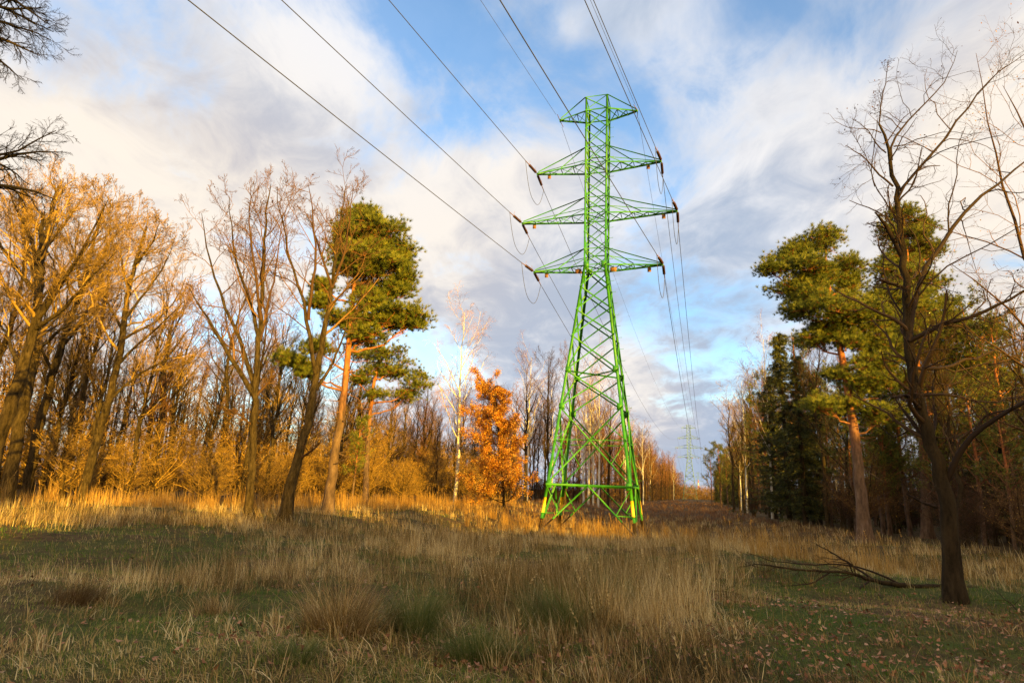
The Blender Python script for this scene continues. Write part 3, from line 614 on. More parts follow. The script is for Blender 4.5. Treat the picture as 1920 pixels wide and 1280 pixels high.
# second tree mostly beyond the right edge
gx1, gy1 = 12.6, 12.5; gz1 = float(zg(gx1, gy1)); b1 = np.array([gx1, gy1, gz1])
skeleton_tree('bare_tree', b1, [([b1-[0, 0, .2], b1+[0, 0, 3], b1+[.1, .1, 6], b1+[.3, .1, 9], b1+[.3, 0, 11.5]], [.2, .16, .12, .07, .02]),
    ([b1+[0, 0, 3]]+pxl([(1960, 560), (1900, 430), (1880, 330), (1855, 240), (1830, 100)], 12.5), [.05, .04, .03, .022, .014, .004]),
    ([b1+[0, 0, 4]]+pxl([(1970, 420), (1920, 250), (1900, 200), (1880, 160)], 12.2), [.04, .03, .02, .012, .004]),
    ([b1+[0, 0, 2.6]]+pxl([(1950, 640), (1880, 570), (1830, 520), (1790, 500)], 12.9), [.04, .03, .02, .012, .005]),
    ([b1+[0, 0, 2.2]]+pxl([(1960, 700), (1900, 680), (1840, 640), (1800, 600)], 12), [.04, .03, .022, .014, .005]),
    ([b1+[0, 0, 1.9]]+pxl([(1950, 820), (1890, 790), (1830, 780)], 12), [.035, .026, .016, .005]),
], 'bare tree past the right edge reaching into frame with thin twigs and small brown leaves', bark=M_barkdark, twig=M_twig,
    levels=[dict(k=10, t0=.15, t1=1., ratio=.35, ang=.8, npts=7, up=.2, jit=.22, rr=.5, rmin=.004, sides=4, kt=16, tt0=.3, tratio=.2),
            dict(k=6, t0=.12, t1=1., ratio=.5, ang=.75, npts=5, up=.15, jit=.25, rr=.6, rmin=.003),
            dict(k=4, t0=.1, t1=1., ratio=.5, ang=.7, npts=3, up=.1, jit=.25, rr=.6, rmin=.002)], seed=43, leaves=(900, .045), leafmat_=M_drybrown)

# ---- pines with cloud-like pads
def pine(g, D, trunk, rads, blobs_, label, seed, dens=1., name='pine_tree', dead=10, mat_=None):
    rng = np.random.RandomState(seed); g = np.asarray(g, float)
    root = empty(name, tuple(g), label, 'tree'); tm = MB(); fm = MB(); bm = MB()
    tp, tr_ = resample(np.array([g-[0, 0, .2]]+pxl(trunk, D))-g, rads, 30, .02, rng); tr_[:4] *= np.array([1.4, 1.2, 1.1, 1.04]); tubes(tm, tp, tr_, 16, None, .035)
    pad_c = []; 
    for (cx, cy, rx, ry) in blobs_:
        dp = rng.uniform(-.8, .8)*rx/F_PX*D; c = P(cx, cy, D+dp)-g; R = np.array([rx, rx*.95, ry])/F_PX*D
        nsub = max(6, int(rx*ry/80*dens)+6)
        q = nrm(rng.normal(0, 1, (nsub, 3)))*rng.uniform(.35, .95, (nsub, 1)); pad_c += [(c+w*R, R) for w in q]
        # limb from the trunk to the blob
        zt = c[2]-abs(c[0]-np.interp(c[2], tp[:, 2], tp[:, 0]))*.45-R[2]*.4; k = np.argmin(np.abs(tp[:, 2]-max(zt, 1.))); a = tp[k]
        mid = (a+c)/2+np.array([0, 0, -.12*np.linalg.norm(c-a)])+rng.normal(0, .15, 3)
        lp, lr = resample([a, mid, c], [min(.075, tr_[k]*.6), .05, .02], 9, .05, rng); tubes(bm, lp, lr, 6)
        for w in q:
            e = c+w*R*.9; s_ = lp[rng.randint(4, 9)]; l2, r2 = resample([s_, (s_+e)/2+[0, 0, -.1], e], [.022, .015, .006], 5, .04, rng); tubes(bm, l2, r2, 4)
    for c, R in pad_c:
        pr = np.array([1, 1, .62])*min(.7, .36*R[0]+.22)*rng.uniform(.6, 1.2, 3)
        n = int(40*dens); u = nrm(rng.normal(0, 1, (n, 3))); u[:, 2] = np.abs(u[:, 2])*1.2-.35; pos = c+u*pr*rng.uniform(.3, 1.5, (n, 1))+rng.normal(0, .12, (n, 3))
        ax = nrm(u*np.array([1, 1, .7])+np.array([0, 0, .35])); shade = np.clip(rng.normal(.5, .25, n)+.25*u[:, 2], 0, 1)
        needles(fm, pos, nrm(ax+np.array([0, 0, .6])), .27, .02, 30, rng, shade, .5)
        tw = np.stack([np.broadcast_to(c+[0, 0, -.1], (n, 3)), pos], 1)[::3]; tubes(bm, tw, np.full((len(tw), 2), .006), 3)
    for _ in range(dead):                 # dead snags on the lower trunk
        k = rng.randint(5, 19); a = tp[k]; d = nrm(rng.normal(0, 1, 3)*[1, 1, .25]); l = rng.uniform(.5, 1.8)
        lp, lr = resample([a, a+d*l*.5+[0, 0, -.05], a+d*l+[0, 0, rng.uniform(-.2, .3)]], [.03, .02, .006], 5, .04, rng); tubes(bm, lp, lr, 4)
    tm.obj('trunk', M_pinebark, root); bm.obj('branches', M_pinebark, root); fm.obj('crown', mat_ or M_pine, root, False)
    return root
g, D = gb(614, 962)
pine(g, D, [(628, 850), (640, 780), (648, 710), (655, 640), (663, 560), (668, 480), (672, 430)], [.26, .22, .19, .17, .145, .12, .08, .04],
     [(670, 410, 30, 22), (700, 440, 55, 34), (740, 480, 36, 36), (690, 480, 50, 30), (690, 425, 50, 28), (655, 440, 30, 35), (715, 500, 52, 28), (655, 500, 40, 25), (755, 520, 22, 18), (690, 545, 50, 16), (700, 570, 44, 18), (740, 545, 30, 16), (680, 600, 40, 16), (752, 590, 40, 18), (715, 605, 42, 12), (775, 605, 20, 12),
      (640, 475, 20, 30), (600, 570, 22, 14), (632, 605, 35, 12), (590, 650, 22, 12), (550, 680, 30, 16), (600, 540, 20, 10), (690, 635, 40, 14), (575, 700, 18, 8)],
     'big Scots pine with orange upper trunk and layered green pads behind the leaning tree', 51, 1.0, dead=26)
g, D = gb(684, 950)
pine(g, D+1.5, [(688, 860), (692, 790), (700, 720), (712, 670), (725, 640)], [.2, .17, .14, .11, .08, .04],
     [(745, 690, 48, 20), (780, 715, 25, 25), (710, 700, 40, 16), (762, 745, 30, 16), (680, 665, 35, 14), (730, 660, 30, 12), (700, 740, 24, 10), (670, 715, 24, 10)],
     'smaller pine with thin yellow lit trunk right behind the big Scots pine', 52, .8, dead=26)
g, D = gb(1622, 1015)
pine(g, D, [(1612, 900), (1600, 800), (1590, 730), (1577, 660), (1562, 590), (1552, 530), (1548, 470)], [.36, .3, .24, .21, .18, .15, .1, .05],
     [(1475, 490, 38, 22), (1445, 508, 26, 14), (1540, 455, 40, 22), (1495, 470, 30, 18), (1530, 520, 55, 30), (1590, 505, 42, 26), (1480, 545, 40, 18), (1560, 575, 55, 26), (1620, 585, 45, 32), (1500, 590, 32, 16),
      (1650, 650, 45, 32), (1600, 640, 30, 22), (1630, 720, 40, 26), (1530, 640, 30, 16), (1660, 560, 34, 26), (1570, 700, 24, 14), (1650, 780, 40, 22), (1540, 760, 30, 16), (1585, 540, 40, 24), (1510, 500, 40, 26), (1600, 610, 50, 30), (1555, 620, 34, 22), (1640, 690, 40, 26), (1590, 760, 34, 20), (1520, 555, 40, 22), (1660, 600, 30, 24)],
     'Scots pine with red bark high up and wide lopsided crown on the right forest edge', 53, 1.0, dead=20)
g2 = P(1738, 1000, 43); g = np.array([g2[0], 43, float(zg(g2[0], 43))])
pine(g, 43, [(1732, 850), (1725, 740), (1715, 640), (1706, 540), (1698, 450), (1693, 390)], [.3, .26, .22, .19, .15, .1, .04],
     [(1692, 405, 30, 24), (1722, 430, 30, 24), (1672, 440, 28, 22), (1740, 475, 34, 24), (1692, 480, 50, 26), (1660, 500, 28, 20), (1730, 530, 48, 28), (1670, 555, 40, 26), (1750, 580, 50, 30), (1700, 610, 52, 30),
      (1790, 625, 45, 30), (1680, 660, 44, 30), (1760, 660, 40, 26), (1830, 680, 40, 30), (1730, 720, 50, 28), (1860, 620, 30, 24), (1715, 450, 40, 30), (1700, 520, 56, 30), (1710, 570, 60, 34), (1720, 640, 60, 36), (1790, 700, 50, 34), (1690, 720, 40, 30), (1860, 720, 40, 34)],
     'taller pointed pine behind the dark oak, its yellow-green crown rising above the forest', 54, 1.0, dead=10)

# ---- orange oak
g, D = gb(945, 955)
rng = np.random.RandomState(61); root = empty('oak_tree', tuple(g), 'small oak full of bright orange autumn leaves beside the birch', 'tree')
tm = MB(); cm = MB(); lm = MB()
tp, tr_ = resample(np.array([g-[0, 0, .2]]+pxl([(944, 900), (938, 840), (932, 780), (928, 725)], D))-g, [.13, .11, .09, .06, .02], 14, .02, rng); tubes(tm, tp, tr_, 10)
l1 = grow(tp[None], tr_[None], 64, .06, .98, .36, 1.2, 7, rng, up=.4, jit=.16, rr=.45, rmin=.012); l1[0][:, :, 0] -= np.linspace(0, .8, 7)
sc_ = 1.; tubes(cm, *l1, 5); l2 = grow(*l1, 9, .15, 1., .42, .7, 5, rng, up=.15, jit=.2, rmin=.006); tubes(cm, *l2, 3); l3 = grow(*l2, 5, .1, 1., .5, .7, 4, rng, up=.1, rmin=.004); tubes(cm, *l3, 3)
q = l3[0].reshape(-1, 3); q = q[rng.randint(0, len(q), 95000)]+rng.normal(0, .11, (95000, 3))
q2 = q-g*0
keep = vn(q2[:, 0], q2[:, 2], 5, 2.4)+vn(q2[:, 1], q2[:, 2], 6, 2.) > -.6
q = q[keep]; quads(lm, q, .1*rng.uniform(.5, 1.4, len(q)), .07, rng)
tm.obj('trunk', M_bark, root); cm.obj('branches', M_twiggold, root); lm.obj('crown', M_oak, root, False)

# ---- birches
def birch_variant(seed, h=15., loc=(0, 0, 0), label='', group=None, twig=None, r=.13):
    rng = np.random.RandomState(seed); b = np.array(loc, float)
    root = empty('birch_tree', loc, label, 'tree', group); tm = MB(); cm = MB()
    tp, tr_ = resample([[0, 0, -.3], [.1, 0, h*.3], [rng.uniform(-.3, .3), .1, h*.6], [rng.uniform(-.5, .5), 0, h]], [r*1.2, r*.85, r*.55, .015], 16, .04, rng); tubes(tm, tp, tr_, 9)
    l1 = grow(tp[None], tr_[None], 24, .33, .99, .34, .62, 8, rng, up=.5, jit=.12, rr=.5, rmin=.012); tubes(tm, l1[0][::3], l1[1][::3], 5)
    tubes(tm, np.delete(l1[0], np.s_[::3], 0), np.delete(l1[1], np.s_[::3], 0), 5)
    l2 = grow(*l1, 10, .2, 1., .42, .6, 6, rng, up=.0, jit=.16, rmin=.007, droop=.3); tubes(cm, *l2, 3, rng.uniform(0, 1, len(l2[0])))
    l3 = grow(*l2, 12, .1, 1., .6, .5, 5, rng, up=-.3, jit=.15, rmin=.0045, droop=.9); tubes(cm, *l3, 3, rng.uniform(0, 1, len(l3[0])))
    tm.obj('trunk', M_birch, root); cm.obj('crown', twig or M_twigred, root); return root
g, D = gb(852, 948); z_ = P(866, 585, D)[2]-g[2]
bt = birch_variant(71, z_, tuple(g), 'tall white birch with drooping reddish twigs left of the orange oak', None, mat('pink_birch_twig', lambda t: bsdf(t, (.42, .24, .15), .8, spec=.2)))
# ------------------------------------------------------------------ forest stock (variants), then copies
def bare_variant(seed, h, twig, bark, crown0=.35, r=.16, dens=1., spread=.3, name='bare_tree'):
    rng = np.random.RandomState(seed); root = empty(name, (0, 0, 0), '', 'tree'); tm = MB(); cm = MB()
    tp, tr_ = resample([[0, 0, -.3], [rng.uniform(-.2, .2), 0, h*.35], [rng.uniform(-.6, .6), rng.uniform(-.4, .4), h*.65], [rng.uniform(-1, 1), 0, h]], [r*1.3, r, r*.65, .02], 16, .07, rng); tubes(tm, tp, tr_, 8)
    l1 = grow(tp[None], tr_[None], int(22*dens), crown0, .99, spread, .6, 8, rng, up=.6, jit=.15, rr=.55, rmin=.018); tubes(tm, *l1, 5)
    l2 = grow(*l1, 8, .15, 1., .48, .65, 5, rng, up=.35, jit=.2, rmin=.011); tubes(cm, *l2, 3, rng.uniform(0, 1, len(l2[0])))
    l3 = grow(*l2, 6, .1, 1., .55, .6, 4, rng, up=.25, jit=.2, rmin=.008); tubes(cm, *l3, 3, rng.uniform(0, 1, len(l3[0])))
    l4 = grow(*l3, 3, .2, 1., .6, .5, 3, rng, up=.2, jit=.2, rmin=.006); tubes(cm, *l4, 3, rng.uniform(0, 1, len(l4[0])))
    tm.obj('trunk', bark, root); cm.obj('crown', twig, root); return root
def shrub_variant(seed, h, twig, leaf, leaves=1500, flat=.5, name='shrub'):
    rng = np.random.RandomState(seed); root = empty(name, (0, 0, 0), '', 'shrub'); cm = MB(); lm = MB(); S = []
    for k in range(6):
        a = rng.uniform(0, 6.28); d = np.array([math.cos(a), math.sin(a), 0]); b = d*.2
        S.append(resample([b-[0, 0, .2], b+d*.3+[0, 0, h*.4], b+d*rng.uniform(.5, 1.6)+[0, 0, h*rng.uniform(.7, 1.)]], [.05, .035, .012], 10, .05, rng))
    s = (np.stack([x[0] for x in S]), np.stack([x[1] for x in S])); st = MB(); tubes(st, *s, 6)
    l1 = grow(*s, 12, .15, 1., .5, 1.0, 7, rng, up=.15, jit=.15, rr=.5, rmin=.011, flat=flat); tubes(cm, *l1, 4, rng.uniform(0, 1, len(l1[0])))
    l2 = grow(*l1, 9, .1, 1., .45, .75, 5, rng, up=.08, jit=.2, rmin=.007, flat=flat); tubes(cm, *l2, 3, rng.uniform(0, 1, len(l2[0])))
    l3 = grow(*l2, 6, .1, 1., .5, .7, 3, rng, up=.05, jit=.2, rmin=.005); tubes(cm, *l3, 3, rng.uniform(0, 1, len(l3[0])))
    q = l3[0].reshape(-1, 3); q = q[rng.randint(0, len(q), leaves)]+rng.normal(0, .05, (leaves, 3)); quads(lm, q, .08*rng.uniform(.6, 1.4, leaves), .05, rng)
    st.obj('stem', M_bark, root); cm.obj('crown', twig, root); lm.obj('dry_leaves', leaf, root, False); return root
def spruce_variant(seed, h):
    rng = np.random.RandomState(seed); root = empty('spruce_tree', (0, 0, 0), '', 'tree'); tm = MB(); fm = MB()
    tubes(tm, *resample([[0, 0, -.3], [0, 0, h*.5], [0, 0, h]], [.22, .14, .015], 12), 8)
    nb = int(h*15); z = np.linspace(.06, .99, nb)*h; a = rng.uniform(0, 6.28, nb); L = ((1-z/h)**.7*h*.2*rng.uniform(.3, 1.25, nb)+.2)*(1+.35*np.sin(z*1.3+a*2+seed))
    d = np.stack([np.cos(a), np.sin(a), np.zeros(nb)], 1); s = np.linspace(0, 1, 7)
    pts = np.stack([np.zeros(nb), np.zeros(nb), z], 1)[:, None]+d[:, None]*(L[:, None]*s)[..., None]+np.array([0, 0, 1.])*((-.32*s+.2*s*s*s)[None]*L[:, None])[..., None]
    tubes(tm, pts, np.linspace(.028, .006, 7)[None]*np.ones((nb, 1)), 3)
    K = 34; par = np.repeat(np.arange(nb), K); t = rng.uniform(.12, 1, nb*K); i0 = np.minimum((t*6).astype(int), 5); fr = (t*6-i0)[:, None]; c = pts[par, i0]*(1-fr)+pts[par, i0+1]*fr
    side = np.stack([-d[par, 1], d[par, 0], np.zeros(nb*K)], 1)*rng.choice([-1, 1], nb*K)[:, None]
    ax = nrm(d[par]*.7+side*rng.uniform(.2, 1, nb*K)[:, None]+np.array([0, 0, -.35])); needles(fm, c+rng.normal(0, .06, c.shape), ax, .3, .04, 5, rng, None, .5)
    tm.obj('trunk', M_barkdark, root); fm.obj('crown', M_spruce, root, False); return root
def pine_variant(seed, h):
    rng = np.random.RandomState(seed); root = empty('pine_tree', (0, 0, 0), '', 'tree'); tm = MB(); fm = MB()
    tp, tr_ = resample([[0, 0, -.3], [.2, 0, h*.5], [rng.uniform(-.4, .4), .1, h]], [.2, .14, .03], 14, .04, rng); tubes(tm, tp, tr_, 8)
    l1 = grow(tp[None], tr_[None], 44, .3, 1., .22, 1.1, 6, rng, up=.35, jit=.14, rr=.4, rmin=.015); tubes(tm, *l1, 4)
    l2 = grow(*l1, 7, .3, 1., .5, .7, 4, rng, up=.2, jit=.18, rmin=.008); tubes(tm, *l2, 3)
    q = l2[0][:, 1:].reshape(-1, 3); q = np.concatenate([q, q+rng.normal(0, .2, q.shape)]); needles(fm, q, nrm(rng.normal(0, 1, q.shape)+[0, 0, .6]), .3, .03, 14, rng, None, .65)
    tm.obj('trunk', M_pinebark, root); fm.obj('crown', M_pine, root, False); return root
V = dict(
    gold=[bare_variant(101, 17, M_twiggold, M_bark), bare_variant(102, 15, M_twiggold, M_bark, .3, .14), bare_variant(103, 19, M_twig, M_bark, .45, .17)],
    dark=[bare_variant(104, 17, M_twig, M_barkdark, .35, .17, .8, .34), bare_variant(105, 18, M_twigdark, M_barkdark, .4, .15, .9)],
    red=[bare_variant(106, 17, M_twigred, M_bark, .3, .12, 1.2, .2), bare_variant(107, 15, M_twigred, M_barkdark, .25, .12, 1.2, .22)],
    birch=[birch_variant(108, 19, twig=M_twigred, r=.14), birch_variant(109, 21, twig=M_twigred, r=.15)],
    shrub=[shrub_variant(110, 4.5, M_twiggold, M_drybrown, 900), shrub_variant(111, 3.4, M_twiggold, M_drybrown, 400, .8), shrub_variant(112, 5., M_twiggold, M_drybrown, 2200, .7)],
    brush=[shrub_variant(113, 4.2, M_twigdark, M_darkleaf, 1500), shrub_variant(114, 5.2, M_twig, M_drybrown, 700, .7)],
    spruce=[spruce_variant(115, 15), spruce_variant(116, 13)], pine=[pine_variant(117, 17), pine_variant(118, 15)])
used = {}
prng = np.random.RandomState(77)
def put(kind, x, y, s, label, group, idx=None):
    L = V[kind]; i = prng.randint(len(L)) if idx is None else idx; src = L[i]; z = float(zg(x, y)); rz = prng.uniform(0, 6.28)
    sc = (s*prng.uniform(.9, 1.1), s*prng.uniform(.9, 1.1), s)
    if (kind, i) not in used:
        used[(kind, i)] = 1; src.location = (x, y, z); src.rotation_euler = (0, 0, rz); src.scale = sc; src['label'] = label
        if group: src['group'] = group
        return src
    return copy_tree(src, (x, y, z), rz, sc, label, group)
def putpx(kind, px, pytop, D, label, group=None, idx=None, h=None):
    q = P(px, 930, D); z = float(zg(q[0], D)); top = P(px, pytop, D)[2]-z
    H = {'gold': (17, 15, 19), 'dark': (17, 18), 'red': (17, 15), 'birch': (19, 21), 'spruce': (15, 13), 'pine': (17, 15), 'shrub': (4.5, 3.4, 5.), 'brush': (4.2, 5.2)}[kind]
    idx = prng.randint(len(H)) if idx is None else idx
    return put(kind, q[0], D, top/(H[idx]*1.02), label, group, idx)
# individually recognisable ones
putpx('dark', 985, 690, 66, 'dark multi-limbed bare tree just right of the orange oak', idx=0)
putpx('dark', 1028, 672, 70, 'dark bare tree seen against the left leg of the near pylon', idx=1)
putpx('gold', 1060, 668, 74, 'bare tree with pale upper twigs behind the pylon\'s left legs', idx=2)
for k, (px, py, D, t) in enumerate([(1094, 700, 92, 'leftmost white birch seen through the pylon legs'), (1103, 672, 96, 'tallest white birch framed in the middle of the pylon'), (1112, 715, 94, 'slim birch right beside the tallest framed birch'), (1122, 700, 90, 'rightmost of the white birches framed by the pylon'), (1206, 802, 150, 'sunlit orange-twigged birch just right of the pylon'), (1447, 630, 74, 'thin birch with pale trunk at the corner of the right forest')]):
    putpx('birch', px, py, D, t, idx=k % 2)
putpx('dark', 1140, 735, 90, 'dark bare tree behind the right half of the near pylon', idx=0)
putpx('spruce', 1478, 618, 62, 'tall dark green spruce at the left corner of the right forest', idx=0)
putpx('spruce', 1508, 660, 57, 'dark spruce just right of the tall corner spruce', idx=1)
putpx('spruce', 1452, 700, 74, 'lower dark spruce left of the tall corner spruce', idx=1)
putpx('spruce', 1535, 700, 60, 'dark spruce crowded behind the red-barked pine', idx=0)
putpx('gold', 1375, 742, 108, 'twiggy bare tree at the left end of the right forest edge', idx=0)
putpx('gold', 1395, 755, 92, 'bare tree with a bright orange broken trunk on the right forest edge', idx=1)
putpx('pine', 1334, 842, 170, 'small green pine at the far left tip of the right forest', idx=0)
putpx('pine', 1352, 830, 150, 'second small pine near the far tip of the right forest', idx=1)
putpx('pine', 660, 780, 42, 'low green pine half hidden behind the leaning tree', idx=1)
putpx('red', 785, 760, 58, 'rusty red bare tree left of the white birch', idx=0)
putpx('red', 815, 770, 62, 'reddish bare tree close behind the white birch', idx=1)
for k, (px, py, D) in enumerate([(1650, 640, 47), (1790, 590, 50), (1850, 560, 46), (1905, 600, 40), (1600, 720, 52), (1700, 690, 46), (1835, 700, 38), (1500, 625, 70), (1440, 700, 82), (1550, 690, 62), (1760, 740, 40), (1660, 800, 45), (1890, 720, 34)]):
    putpx('pine', px, py, D, 'pine crowded into the right forest around the two tall pines', 'pines of the right forest', idx=k % 2)
# left forest
def edge_left(v): return float(np.interp(v, [-45, -20, -10, 4, 25, 400], [-31, -26, -19, -16.5, -14.5, 1.5]))
def edge_right(v): return float(np.interp(v, [-60, -20, 0, 25, 45, 400], [26, 21, 17.5, 14.5, 12.6, 16.0]))
KEEP = [(-.3, 48, 30), (-4, 50, 12), (-10, 24, 8), (-9, 30, 8), (-8, 34, 6), (-3, 42, 40), (22, 38, 8)]
def scatter(side, v0, v1, dep0, dep1, step, fn, mn=None):
    pts = []; tries = int((v1-v0)*(dep1-dep0)/step**2*5)
    for _ in range(tries):
        v = prng.uniform(v0, v1); dd = prng.uniform(dep0, dep1); u = edge_left(v)-dd if side < 0 else edge_right(v)+dd
        x, y = xy(u, v)
        if pts and (((np.array(pts)-(u, v))**2).sum(1) < step**2).any(): continue
        if y < 6 or math.hypot(x, y) < (mn or 14): continue
        if abs(math.atan2(x, y)) > .85: continue
        if any((x-a)**2+(y-b)**2 < c for a, b, c in KEEP): continue
        if side > 0 and y < 40 and x+.532*(y+35) < 50: continue
        pts.append((u, v)); fn(x, y, dd)
    return pts
G = 'trees of the left forest behind the front row'
def fl(x, y, dd):
    k = prng.choice(['gold', 'gold', 'gold', 'red', 'dark']); q = (x/y*F_PX+960)
    h = {True: .66, False: .85}[q > 600]*prng.uniform(.75, 1.15)
    put(k, x, y, h, 'bare tree among many in the left forest, behind the front trees', G)
scatter(-1, -26, 55, 1.5, 26, 3.3, fl)
scatter(-1, 45, 95, .5, 14, 4.8, lambda x, y, dd: put(prng.choice(['red', 'red', 'dark', 'birch']), x, y, prng.uniform(.8, 1.05), 'bare tree in the reddish-brown wood behind the near pylon', 'trees of the brown wood behind the pylon'))
scatter(-1, 95, 300, .3, 7, 4.2, lambda x, y, dd: put(prng.choice(['red', 'red', 'red', 'birch', 'dark']), x, y, prng.uniform(1.0, 1.25), 'reddish bare tree in the long row lining the left side of the corridor', 'trees lining the left side of the corridor'))
scatter(-1, -26, 30, .2, 12, 2.9, lambda x, y, dd: put('shrub', x, y, prng.uniform(.6, 1.0)+.05*dd, 'golden twiggy undergrowth shrub at the foot of the left forest', 'golden undergrowth of the left forest'))
scatter(-1, 30, 80, 1, 8, 4.5, lambda x, y, dd: put('brush', x, y, prng.uniform(.7, 1.1), 'brown brush under the wood behind the near pylon', 'brown brush behind the pylon'))
# right forest
scatter(1, -30, 45, 1.5, 26, 3.9, lambda x, y, dd: put(prng.choice(['gold', 'dark', 'dark', 'pine', 'spruce'] if y > 24 else ['gold', 'dark']), x, y, (.8 if y > 30 else .55)*prng.uniform(.8, 1.1), 'tree among many in the dark right forest behind the oak', 'trees of the dark right forest'), 22)
scatter(1, 45, 110, .3, 10, 3.8, lambda x, y, dd: put(prng.choice(['gold', 'gold', 'dark', 'birch', 'pine']), x, y, prng.uniform(.8, 1.02), 'bare tree of the sun-touched stand on the right side of the corridor', 'trees of the sun-touched right stand'))
scatter(1, 110, 300, .3, 7, 6., lambda x, y, dd: put(prng.choice(['spruce', 'pine', 'dark']), x, y, prng.uniform(.9, 1.15), 'dark tree in the far row lining the right side of the corridor', 'trees lining the right side of the corridor'))
scatter(1, -32, 50, .2, 14, 3.6, lambda x, y, dd: put('brush', x, y, prng.uniform(.6, 1.1), 'dark leafless brush inside the right forest', 'dark brush of the right forest'), 17)

# woodland masses deep behind the front trees, and the wood behind the viewer that throws the shade
def wood(name, samples, hfun, n, size, mat_, label, seed, stems=0):
    rng = np.random.RandomState(seed); x, y = samples(n, rng); h = hfun(x, y)
    if name == 'woodland_behind': k = np.sort(rng.permutation(len(x))); x = x[k]; y = y[k]
    z = zg(x, y)+h*rng.uniform(0, 1, len(x))**(.8 if name == 'woodland_behind' else 1.25)
    m = MB(); c = np.stack([x, y, z], 1); quads(m, c, size*rng.uniform(.5, 1.4, len(x)), size*.35, rng)
    ax = nrm(rng.normal(0, 1, (len(x), 3))+[0, 0, .8]); needles(m, c, ax, size*3., size*.09, 5, rng, None, .5)
    if stems:
        x, y = samples(stems, rng); h = hfun(x, y)*.9; z = zg(x, y); p = np.stack([np.stack([x, y, z-.2], 1), np.stack([x+rng.normal(0, .4, len(x)), y, z+h], 1)], 1); tubes(m, p, np.stack([np.full(len(x), .13), np.full(len(x), .03)], 1), 5)
    return tag(m.obj(name, mat_, None, False), label, 'woodland', None, 'stuff')
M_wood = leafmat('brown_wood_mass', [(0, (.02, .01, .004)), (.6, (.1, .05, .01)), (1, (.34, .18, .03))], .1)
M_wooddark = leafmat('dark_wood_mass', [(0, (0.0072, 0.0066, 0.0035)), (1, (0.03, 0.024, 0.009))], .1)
M_woodgold = leafmat('golden_wood_mass', [(0, (.2, .1, .025)), (1, (.42, .25, .06))], .3)
def side_s(side, v0, v1, d0, d1):
    def f(n, rng):
        v = rng.uniform(v0, v1, n); d = rng.uniform(d0, d1, n); u = np.array([(edge_left(a)-b) if side < 0 else edge_right(a)+b for a, b in zip(v, d)]); x, y = xy(u, v); k = (side < 0) | (y > 40) | (x+.532*(y+35) > 52); return x[k], y[k]
    return f
wood('distant_wood', side_s(-1, -45, 110, 22, 42), lambda x, y: 10.5+2.2*vn(x, y, 31, .12)+.8*vn(x, y, 32, .6), 60000, .3, M_wood, 'brown leafless woodland filling the depth of the left forest', 201, 500)
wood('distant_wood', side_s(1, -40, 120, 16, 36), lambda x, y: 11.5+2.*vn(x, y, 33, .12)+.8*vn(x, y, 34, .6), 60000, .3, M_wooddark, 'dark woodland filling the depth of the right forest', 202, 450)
wood('distant_wood', side_s(-1, 90, 420, 2.5, 14), lambda x, y: 17+1.5*vn(x, y, 35, .1), 26000, .45, M_wood, 'brown woodland behind the left row of the corridor', 203, 200)
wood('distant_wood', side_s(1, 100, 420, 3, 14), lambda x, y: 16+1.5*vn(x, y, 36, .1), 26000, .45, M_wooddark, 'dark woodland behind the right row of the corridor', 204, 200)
def gold_s(n, rng):
    u = rng.uniform(-60, 90, n); v = rng.uniform(405, 470, n); return xy(u, v)
wood('distant_wood', gold_s, lambda x, y: 9+2.5*vn(x, y, 37, .05), 9000, 1.3, M_woodgold, 'low sunlit golden thicket closing the far end of the corridor', 205)
def back_s(n, rng):
    return rng.uniform(-60, 145, n), rng.uniform(-41, -35, n)
def back_h(x, y):
    # crest height, shaped to set the meadow's shade edge; narrow peaks added for dapple
    return np.interp(x, [-40, 8, 14, 20, 27, 33, 38, 46, 50, 56, 70, 140], [9, 9.4, 10.4, 12.5, 14.2, 14.9, 15.3, 15.3, 15.8, 21, 24.5, 25])+.45*vn(x, 0, 38, .9)+.3*vn(x, 0, 39, 2.6)+sum(hh*np.exp(-((x-c)/w)**2) for c, w, hh in ((-6, 1.2, 7), (3, .9, 6), (12.5, .9, 7), (20, .7, 5), (26.5, .8, 6), (33, .6, 4)))
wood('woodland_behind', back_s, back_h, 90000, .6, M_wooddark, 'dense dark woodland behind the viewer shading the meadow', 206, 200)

# ------------------------------------------------------------------ meadow
M_turf = leafmat('green_turf', [(0, (.04, .09, .008)), (.5, (.11, .19, .018)), (.7, (.25, .22, .05)), (1, (.5, .36, .14))], .3)
M_tan = leafmat('dry_grass', [(0, (.05, .038, .01)), (.25, (.16, .1, .03)), (.6, (.4, .26, .09)), (.85, (.62, .44, .17)), (1, (.82, .66, .34))], .4)
M_goldgrass = leafmat('reed_grass', [(0, (0.25, 0.132, 0.03)), (.6, (0.45, 0.2552, 0.06)), (1, (0.6, 0.3696, 0.102))], .4)
M_tussock = leafmat('brown_sedge', [(0, (0.072, 0.0375, 0.0132)), (.6, (0.176, 0.105, 0.036)), (1, (0.336, 0.225, 0.084))], .3)
M_greengrass = leafmat('half_green_grass', [(0, (0.048, 0.0765, 0.014)), (.6, (0.144, 0.1615, 0.035)), (1, (0.336, 0.289, 0.098))], .35)
M_litter = leafmat('leaf_litter', [(0, (0.08, 0.034, 0.015)), (.4, (0.208, 0.0884, 0.036)), (.75, (0.336, 0.1564, 0.078)), (1, (0.4, 0.2448, 0.156))], .1, .7)
